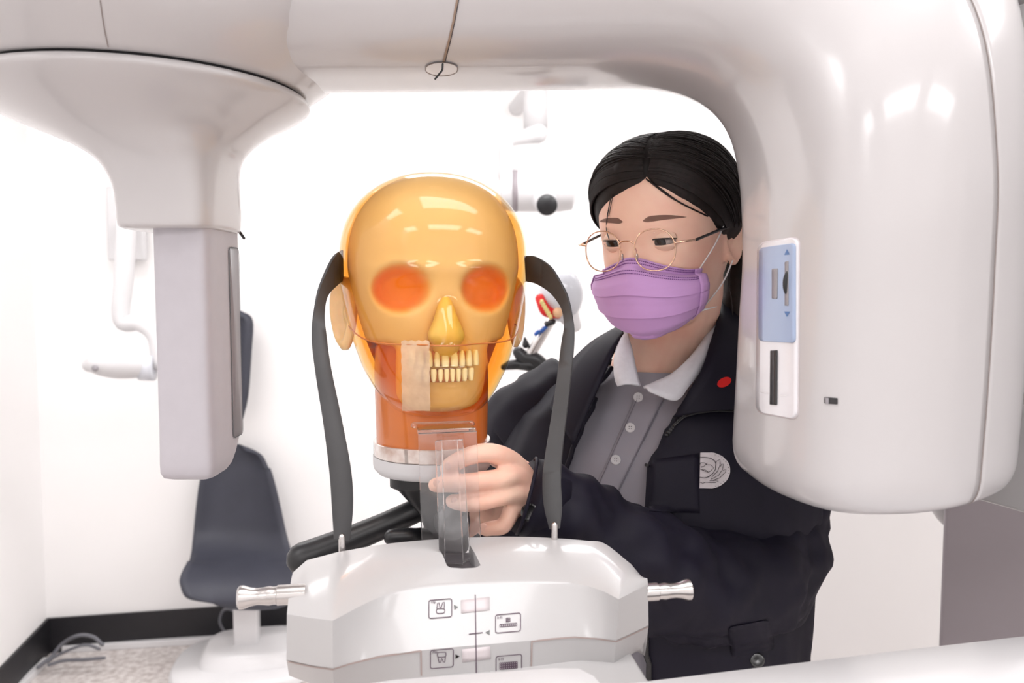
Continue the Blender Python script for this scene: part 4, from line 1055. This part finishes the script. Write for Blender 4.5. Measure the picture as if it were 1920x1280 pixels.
tail = stube([hl(.012, -.098, .01), hl(.045, -.115, -.02), hl(.05, -.10, -.07), hl(.052, -.085, -.12), hl(.05, -.085, -.17)], [.022, .026, .024, .018, .006], 6, 18, fold=(.003, 90, 2))
mk('ponytail', *tail, M['hair'], hair)

# ---- face mask
fm = tag(bpy.data.objects.new('face_mask', None), 'x', 'mask') if False else None
def mask_row(v, out):
    # v 0 top .. 1 bottom
    row = []
    for i in range(45):
        u = i / 44; az = R(-55 + 106 * u)
        ztop = -.018 - .013 * smst(abs(az) / R(45)) + .004 * math.exp(-(az / R(12)) ** 2)
        zbot = -.106 + .030 * (abs(az) / R(56)) ** 1.7
        z = ztop + (zbot - ztop) * v
        e = abs(az) / R(56)
        zz = max(z, -.100); base = hray(az, zz, 0)
        d = WM @ Vector((math.sin(az), math.cos(az), 0)); rad = (base - (HO + WM @ Vector((0, 0, zz)))).dot(d)
        # mask forward profile
        prof = np.interp(v, [0, .12, .3, .5, .7, .88, 1], [.0, .1005, .1055, .104, .098, .089, .074])
        front = prof * (1 - .38 * (1 - math.cos(az)) ** .9) if v > 0.02 else 0
        r = max(rad + .003, front if e < .98 else 0)
        if v > .93: r = min(r, rad + .016)
        pl_ = 0
        for pv in (.42, .70):
            q = v - pv
            if -.16 < q < 0: pl_ += .0022 * (1 + q / .16) * (1 - e ** 4)
        r += pl_ + out
        r += .0008 * noise.noise(Vector((az * 4, v * 7, 3)))
        row.append(HO + WM @ Vector((0, 0, z)) + d * r)
    return row
vs = sorted(set(list(np.linspace(0, 1, 41)) + [.419, .421, .699, .701]))
mrows = [mask_row(v, 0) for v in vs]
# soften the rows
MA = np.array([[list(p) for p in r] for r in mrows])
for _ in range(2):
    B = MA.copy(); B[1:-1, 1:-1] = (MA[1:-1, 1:-1] * 2 + MA[1:-1, :-2] + MA[1:-1, 2:]) / 4; MA = B
mrows = [[Vector(p) for p in r] for r in MA]
mask = mk('face_mask', *loft(mrows, closed=False), M['mask'], pe, autosmooth=38)
md = mask.modifiers.new('s', 'SOLIDIFY'); md.thickness = .0009
# stitched bands and edge strips
mb = bvh_of(mask)
def mgrid(v0, v1, u0, u1, out=.0006):
    Vv = [v0, (v0 + v1) / 2, v1]; k = len(vs); rows = []
    for v in Vv:
        fi = v * (k - 1); a = int(fi); b = min(k - 1, a + 1); f = fi - a
        row = []
        for i in range(int(u0 * 44), int(u1 * 44) + 1):
            p = mrows[a][i].lerp(mrows[b][i], f); d = (p - HO); d.z = 0; row.append(p + d.normalized() * out)
        rows.append(row)
    return loft(rows, closed=False)
st_ = []
for v in (.025, .055, .125, .155):
    k = len(vs); fi = v * (k - 1); a = int(fi); f = fi - a
    for i in range(1, 43):
        for h in (0, .5):
            p = mrows[a][i].lerp(mrows[a][i + 1], h).lerp(mrows[a + 1][i].lerp(mrows[a + 1][i + 1], h), f); q = mrows[a][i].lerp(mrows[a][i + 1], h + .3).lerp(mrows[a + 1][i].lerp(mrows[a + 1][i + 1], h + .3), f)
            d = (p - HO); d.z = 0; d = d.normalized() * .0007
            st_.append(tube([p + d, q + d], .0005, 4, round_caps=False))
mk('stitching', *mjoin(*st_), M['maskd'], mask)
for i0, i1 in ((0, 3), (41, 44)):
    V_, F_ = loft([[mrows[j][i] + ((mrows[j][i] - HO) * Vector((1, 1, 0))).normalized() * .0009 if False else mrows[j][i] + Vector(((mrows[j][i] - HO).x, (mrows[j][i] - HO).y, 0)).normalized() * .0010 for j in range(len(vs))] for i in range(i0, i1 + 1)], closed=False)
    o = mk('edge_strip', V_, F_, M['mask'], mask); md = o.modifiers.new('s', 'SOLIDIFY'); md.thickness = .0009
lt_ = mrows[1][43]; lb_ = mrows[-6][43]
el0 = hl(.074, .008, .022); el1 = hl(.076, .002, -.028)
mk('ear_loop', *stube([lt_, lt_.lerp(el0, .5) + WM @ Vector((.003, 0, 0)), el0], .0011, 6, 8, flat=.6), M['loop'], mask)
mk('ear_loop', *stube([lb_, lb_.lerp(el1, .55) + WM @ Vector((.004, 0, -.001)), el1], .0011, 6, 8, flat=.6), M['loop'], mask)
mk('loop_knot', *tube([lb_ + Vector((-.004, 0, 0)), lb_, lb_ + Vector((.018, .004, .004))], [.0012, .0013, .0004], 6), M['loop'], mask)

# ---- glasses
gl = tag(bpy.data.objects.new('glasses', None), 'thin rose gold round framed glasses on the face of the woman', 'glasses')
C.objects.link(gl); gl.location = HO
def gp(x, y, z): return hl(x, y, z)
def rim(cx, w, h, n=48):
    P = []
    for k in range(n):
        a = 2 * PI * k / n; sx_ = spw(math.cos(a), .88); sz_ = spw(math.sin(a), .88)
        P.append((cx + w * sx_, .1025 - 1.6 * (cx + w * sx_) ** 2 * 1.0, -.0065 + h * sz_))
    return P
for sg in (-1, 1):
    P = rim(sg * .0300, .0218, .0212)
    G = [gp(*p) for p in P]
    Pc, T, Fr = frames(G + G[:1])
    rings = []
    for i, p in enumerate(G):
        t = (G[(i + 1) % len(G)] - G[i - 1]).normalized(); n1 = (WM @ Vector((0, 1, 0))); n2 = t.cross(n1).normalized(); rings.append(ering(p, n1 * .0008, n2 * .0007, 8))
    V_, F_ = loft(rings + rings[:1], caps=False)
    mk('rim', V_, F_, M['gold'], gl)
    k = len(G); cen = sum(G, Vector()) / k + WM @ Vector((0, .0012, 0)); Vl = []
    for q in (1, .66, .33):
        Vl += [cen + (p - cen) * q for p in G]
    Vl.append(cen); Fl = [(r * k + j, r * k + (j + 1) % k, (r + 1) * k + (j + 1) % k, (r + 1) * k + j) for r in range(2) for j in range(k)] + [(2 * k + j, 2 * k + (j + 1) % k, 3 * k) for j in range(k)]
    o = mk('lens', Vl, Fl, M['lens'], gl); md = o.modifiers.new('s', 'SOLIDIFY'); md.thickness = .0012
    mk('nose_pad', *ellipsoid(gp(sg * .0085, .097, -.0135), [tuple(WM @ Vector((.0012, 0, 0))), tuple(WM @ Vector((0, .0022, 0))), tuple(WM @ Vector((0, 0, .004)))], 12, 8), M['steel'], gl)
    mk('pad_arm', *stube([gp(sg * .0095, .1025, -.004), gp(sg * .0088, .099, -.007), gp(sg * .0085, .097, -.0125)], .0005, 4, 6), M['gold'], gl)
    mk('hinge', *stube([gp(sg * .0520, .0985, .000), gp(sg * .0590, .0965, .001), gp(sg * .0630, .092, .001), gp(sg * .0655, .078, .001)], .0012, 5, 8), M['gold'], gl)
    mk('temple_arm', *stube([gp(sg * .0656, .078, .001), gp(sg * .0695, .045, .005), gp(sg * .0725, .012, .0085), gp(sg * .074, -.012, .009), gp(sg * .073, -.028, -.008)], [.0016, .0016, .0017, .0018, .0018], 6, 8), M['black'], gl)
mk('bridge', *stube([gp(-.0088, .1036, .001), gp(-.004, .1045, .0035), gp(.004, .1045, .0035), gp(.0088, .1036, .001)], .0009, 5, 8), M['gold'], gl)

# ------------------------------------------------------------------ clothes
prs = [(.93, .165, .125, .12), (1.0, .165, .128, .12), (1.12, .150, .115, .11), (1.22, .158, .124, .115), (1.30, .170, .128, .12), (1.36, .172, .116, .115), (1.40, .155, .095, .1), (1.43, .112, .080, .08), (1.45, .075, .068, .065), (1.458, .062, .062, .058)]
def torso_pt(z, a, grow=0.0, tab=prs, fold=0.0, seed=0):
    T = np.array(tab); w = np.interp(z, T[:, 0], T[:, 1]); f = np.interp(z, T[:, 0], T[:, 2]); b = np.interp(z, T[:, 0], T[:, 3])
    c, s = math.cos(a), math.sin(a); x = (w + grow) * spw(s, .88); y = ((f if c > 0 else b) + grow) * spw(c, .88)
    p = tl(x, y, z)
    if fold:
        d = (tr * s + tf_ * c)
        p += d * (fold * noise.noise(Vector((a * 2.2 + seed, z * 5, seed))) + fold * .6 * noise.noise(Vector((a * 6 + seed, z * 11 + a * 3, seed))))
    return p
zs = list(np.linspace(.93, 1.40, 48)) + list(np.linspace(1.405, 1.458, 14))
polo = mk('polo_shirt', *loft([[torso_pt(z, 2 * PI * k / 120, 0, fold=.004, seed=4) for k in range(120)] for z in zs], caps=False), M['polo'], pe)
pb_ = bvh_of(polo)
# placket, buttons
def edge_angle(z, target_px, grow, lo=-95, hi=95):
    best = None
    for k in range(191):
        a = R(lo + (hi - lo) * k / 190); px, py, d = proj(torso_pt(z, a, grow))
        e = abs(px - target_px(py))
        if best is None or e < best[0]: best = (e, a)
    return best[1]
def pl_interp(pts):
    ys = [p[1] for p in pts]; xs = [p[0] for p in pts]; return lambda y: float(np.interp(y, ys, xs))
patch('placket', pb_, [(1197, 733), (1248, 742), (1158, 926), (1116, 916)], M['polo'], polo, 6, 16, .0012, 0, .0016)
plb = bvh_of(*[o for o in polo.children if o.name.startswith('placket')])
strokes('placket_seam', plb, [([(1200, 737), (1120, 914), (1157, 923), (1245, 745)], 1.3)], mat('polo_seam', srgb(112, 108, 118), .8, vary=.1), polo, .001)
for px, py in ((1197, 745), (1182, 802), (1155, 862)):
    c0 = onto(plb, px, py, .0014) or onto(pb_, px, py, .003)
    nn = (tf_ * .9 + Vector((0, 0, .1)) + tr * .1).normalized()
    bt = mk('button', *lathe(c0 - nn * .0006, nn, [(-.0004, .0045), (.0, .0056), (.0012, .0056), (.0015, .0048), (.0011, .0036), (.0011, 0)], 24), M['button'], polo, autosmooth=40)
    u_ = nn.cross(Vector((0, 0, 1))).normalized(); v_ = nn.cross(u_)
    mk('button_hole', *mjoin(*[lathe(c0 + u_ * a * .0012 + v_ * b * .0012 + nn * .0003, nn, [(0, .0005), (.0004, .0005)], 8) for a in (-1, 1) for b in (-1, 1)]), M['badged'], bt)
# polo collar
def collar(fold_l, out_l, m, name, parent, th=.003, k=6):
    A = catmull(fold_l, k); B = catmull(out_l, k); rows = []
    for t in (0, .15, .4, .7, 1):
        row = []
        for a, b in zip(A, B):
            p = W(*a).lerp(W(*b), t); row.append(p + Vector((0, -.004 * math.sin(PI * min(1, t + .1)), .004 * math.sin(PI * t * .8))))
        rows.append(row)
    o = mk(name, *loft(rows, closed=False), m, parent); md = o.modifiers.new('s', 'SOLIDIFY'); md.thickness = th; md.offset = 0
    return o
collar([(1200, 724, .878), (1191, 690, .884), (1184, 655, .90), (1176, 625, .93), (1180, 606, .97), (1220, 590, 1.02)], [(1158, 728, .868), (1152, 712, .872), (1152, 680, .89), (1160, 645, .92), (1168, 625, .97), (1200, 610, 1.03)], M['collar'], 'collar', polo)
collar([(1206, 726, .878), (1228, 716, .882), (1258, 702, .890), (1292, 672, .905), (1322, 632, .93), (1338, 592, .96), (1330, 560, 1.0)], [(1216, 738, .866), (1266, 755, .868), (1290, 730, .880), (1312, 700, .893), (1332, 660, .915), (1350, 615, .95), (1352, 575, 1.01)], M['collar'], 'collar', polo)

# jacket: body shell with an open front
left_edge = pl_interp([(1168, 560), (1166, 620), (1150, 680), (1112, 760), (1082, 820), (1062, 875), (1048, 920), (1035, 1000), (1030, 1300)])
right_edge = pl_interp([(1345, 560), (1342, 600), (1318, 690), (1290, 735), (1262, 780), (1235, 830), (1213, 875), (1208, 920), (1205, 1000), (1210, 1150), (1218, 1300)])
jtab = [(.86, .200, .150, .145), (1.0, .196, .148, .14), (1.12, .188, .142, .132), (1.22, .19, .146, .135), (1.30, .198, .146, .138), (1.36, .196, .132, .13), (1.40, .182, .112, .116), (1.43, .142, .095, .098), (1.45, .102, .084, .084), (1.462, .084, .078, .076)]
zj = list(np.linspace(.86, 1.40, 60)) + list(np.linspace(1.405, 1.462, 14))
jl, jr = [], []
for z in zj:
    def pt(a, z=z): return torso_pt(z, a, 0, jtab, .0065, 9)
    def ea(tgt):
        best = (1e9, 0)
        for k in range(241):
            a = R(-100 + 200 * k / 240); px, py, d = proj(pt(a)); e = abs(px - tgt(py))
            if e < best[0]: best = (e, a)
        return best[1]
    aL, aR = ea(left_edge), ea(right_edge)
    if z > 1.43: aL = min(aL, -R(28))
    jl.append([pt(a) for a in np.linspace(aL, -PI, 60)]); jr.append([pt(a) for a in np.linspace(aR, PI, 70)])
jacket = mk('jacket', *mjoin(loft(jl, closed=False), loft(jr, closed=False)), M['navy'], pe)
md = jacket.modifiers.new('s', 'SOLIDIFY'); md.thickness = .003; md.offset = -1
jbz = bvh_of(jacket)
zipl = [onto(jbz, x, y, .001) for x, y in ((1372, 771), (1352, 770), (1332, 771), (1307, 774), (1283, 781), (1265, 797), (1250, 815), (1235, 832), (1222, 848), (1214, 872), (1211, 900), (1209, 930), (1208, 955))]
zipl = [q for q in zipl if q] + [r[0] for r in reversed(jr) if r[0].z < 1.285]
zp = mk('zipper', *mjoin(*[box(p + tf_ * .0005, (.0035, .003, .0022), TY, 0, 0) for p in [Vector(q) for q in catmull([tuple(v) for v in zipl], 4)]]), M['slot'], jacket, smooth=False)
zp['kind'] = 'stuff'
mk('zipper_tape', *tube([p for p in zipl], .0032, 8, flat=.5), M['black'], jacket)
mk('hem_edge', *tube([r[0] for r in jl], .003, 8), M['navy'], jacket)
# jacket collar: folded lapel at the picture right, stand collar behind the neck and at the left
collar([(1170, 626, .925), (1150, 660, .905), (1128, 710, .895), (1100, 775, .89), (1075, 835, .885)], [(1150, 622, .955), (1105, 650, .95), (1062, 695, .94), (1040, 745, .93), (1033, 770, .925)], M['navy'], 'lapel', jacket, .004)
collar([(1262, 782, .885), (1290, 735, .880), (1316, 690, .888), (1332, 640, .91), (1345, 595, .94), (1345, 560, .99)], [(1372, 772, .878), (1440, 765, .885), (1455, 735, .90), (1450, 690, .92), (1430, 640, .95), (1400, 580, 1.0)], M['navy'], 'lapel', jacket, .004)
collar([(1168, 622, .93), (1185, 600, 1.0), (1240, 585, 1.05), (1310, 565, 1.03), (1345, 562, .99)], [(1135, 632, .97), (1165, 618, 1.04), (1240, 610, 1.10), (1330, 600, 1.07), (1395, 585, 1.0)], M['navy'], 'collar', jacket, .004)
# sleeves
def sleeve(P, r, seed, amp=.007, fs=16): return stube(P, r, 10, 56, round_caps=False, fold=(amp, fs, seed))
shLj = tl(.150, .0, 1.395); shRj = tl(-.150, 0, 1.395)
sl_ = sleeve([shLj + Vector((-.045, .01, .022)), shLj + Vector((.0, -.005, -.005)), W(1475, 860, .985), W(1462, 985, .955), W(1430, 1068, .915), W(1370, 1098, .872), W(1270, 1088, .838), W(1180, 1045, .815), W(1100, 995, .80), W(1040, 950, .788), W(1002, 933, .780)],
             [.060, .066, .062, .060, .064, .061, .060, .054, .046, .040, .0365], 3, .012, 19)
sLo = mk('sleeve', *sl_, M['navy'], jacket)
slr = sleeve([shRj + Vector((.045, .01, .018)), shRj + Vector((0, 0, -.01)), W(972, 815, 1.075), W(975, 900, 1.06), W(985, 985, 1.03), W(955, 985, .985), W(920, 965, .945)], [.060, .064, .056, .052, .052, .046, .036], 8, .006)
mk('sleeve', *slr, M['navy'], jacket)
# cuff with its button
cP = [W(1030, 944, .786), W(1003, 934, .780), W(986, 928, .777)]
cu = mk('cuff', *tube(cP, [.0395, .0390, .0372], 40, round_caps=False), M['navy'], jacket)
mk('cuff_edge', *tube([W(987, 929, .777) + Vector((0, math.cos(a) * .037 * .55, 0)) + Vector((math.sin(a) * -.0 + .010 * math.sin(a), math.cos(a) * .0165, math.sin(a) * .036)) for a in np.linspace(0, 2 * PI, 40)], .0018, 6), M['navy'], cu)
cub = bvh_of(cu, sLo)
cb0 = onto(cub, 996, 961, .001)
nn = (Vector((0, 0, EYE)) - cb0).normalized()
nn = (nn + Vector((-.25, 0, -.2))).normalized()
mk('button', *lathe(cb0, nn, [(-.001, .006), (0, .0086), (.0016, .0088), (.0022, .0075), (.0012, .006), (.0012, 0)], 28), M['buttond'], cu, autosmooth=40)
jb = bvh_of(jacket, sLo)
# patch pocket edge, emblem, red dot, lower pocket flap
patch('chest_pocket', jb, [(1222, 862), (1310, 850), (1312, 962), (1216, 958)], M['navy'], jacket, 8, 10, .0008, 0, .0008)
em_b = bvh_of(jacket)
ex, ey_ = 1326, 882
def emb(a, rx=42, ry=34): return (ex + rx * math.cos(a), ey_ + ry * math.sin(a))
half = [(1311, 915), (1313, 849)] + [emb(a) for a in np.linspace(-1.35, 1.35, 24)]
emb_o = poly_decal('emblem', em_b, half, M['badge'], jacket, .0030)
eb = em_b
L_ = []
def E(pts): return [(1280 + x / 10.667, 820 + y / 10.667) for x, y in pts]
L_ += [(E([(350, 410), (450, 410), (560, 430), (640, 480), (660, 540), (650, 640), (600, 720), (520, 780), (420, 805), (330, 790)]), 1.3)]
L_ += [(E([(340, 560), (360, 520), (430, 520), (480, 560), (560, 560), (620, 610), (540, 680), (500, 700), (350, 640)]), 1.1), (E([(350, 645), (440, 650), (500, 690)]), 1.0), (E([(360, 600), (420, 590), (490, 520)]), 1.0)]
for p in ([(660, 540), (670, 490), (740, 450), (740, 560), (690, 680), (575, 790)], [(740, 600), (770, 550), (810, 545), (790, 640), (710, 760), (550, 830)], [(800, 660), (850, 640), (840, 700), (740, 800), (600, 850), (530, 860)], [(600, 855), (700, 845), (710, 870), (640, 895), (440, 890), (390, 910), (310, 880)]):
    L_.append((E(p), 1.1))
for a in np.linspace(-1.2, 1.2, 15):
    q = emb(a, 38, 30.5); L_.append(([q, (q[0] + 1.2, q[1] + .6)], 1.1))
strokes('emblem_relief', eb, L_, M['badged'], jacket, .0042)
lapb = bvh_of(*[o for o in jacket.children if o.name.startswith('lapel')])
dot = [(1357 + 14 * math.cos(a) * math.cos(-.45) - 8.5 * math.sin(a) * math.sin(-.45), 717 + 14 * math.cos(a) * math.sin(-.45) + 8.5 * math.sin(a) * math.cos(-.45)) for a in np.linspace(0, 2 * PI, 25)[:-1]]
if all(onto(lapb, *p) is not None for p in dot): poly_decal('red_dot', lapb, dot, M['red'], jacket, .0015)
else: poly_decal('red_dot', jb, dot, M['red'], jacket, .004)
patch('pocket_flap', jb, [(1365, 1175), (1440, 1160), (1452, 1215), (1372, 1232)], M['navy'], jacket, 8, 6, .001, 6, .0010)
fb0 = onto(jb, 1418, 1235, .002)
if fb0: mk('button', *lathe(fb0, (Vector((0, 0, EYE)) - fb0).normalized(), [(-.001, .006), (0, .008), (.0016, .008), (.002, .006), (.001, 0)], 24), M['buttond'], jacket)
# trousers and shoes (below the frame)
mk('trousers', *mjoin(loft([ering(tl(0, 0, z), tr * w, tf_ * f, 32, 2.3) for z, w, f in ((.84, .17, .12), (.9, .172, .125), (1.0, .162, .12), (1.02, .16, .118))]),
    stube([tl(-.085, 0, .90), tl(-.088, 0, .5), tl(-.09, 0, .06)], [.095, .07, .055], 5, 24), stube([tl(.085, 0, .90), tl(.088, 0, .5), tl(.09, 0, .06)], [.095, .07, .055], 5, 24)), M['trou'], pe)
for sg in (-1, 1):
    mk('shoe', *stube([tl(sg * .09, -.06, .042), tl(sg * .09, 0, .045), tl(sg * .095, .08, .04), tl(sg * .1, .15, .028)], [.034, .040, .040, .026], 5, 20), M['black'], pe)
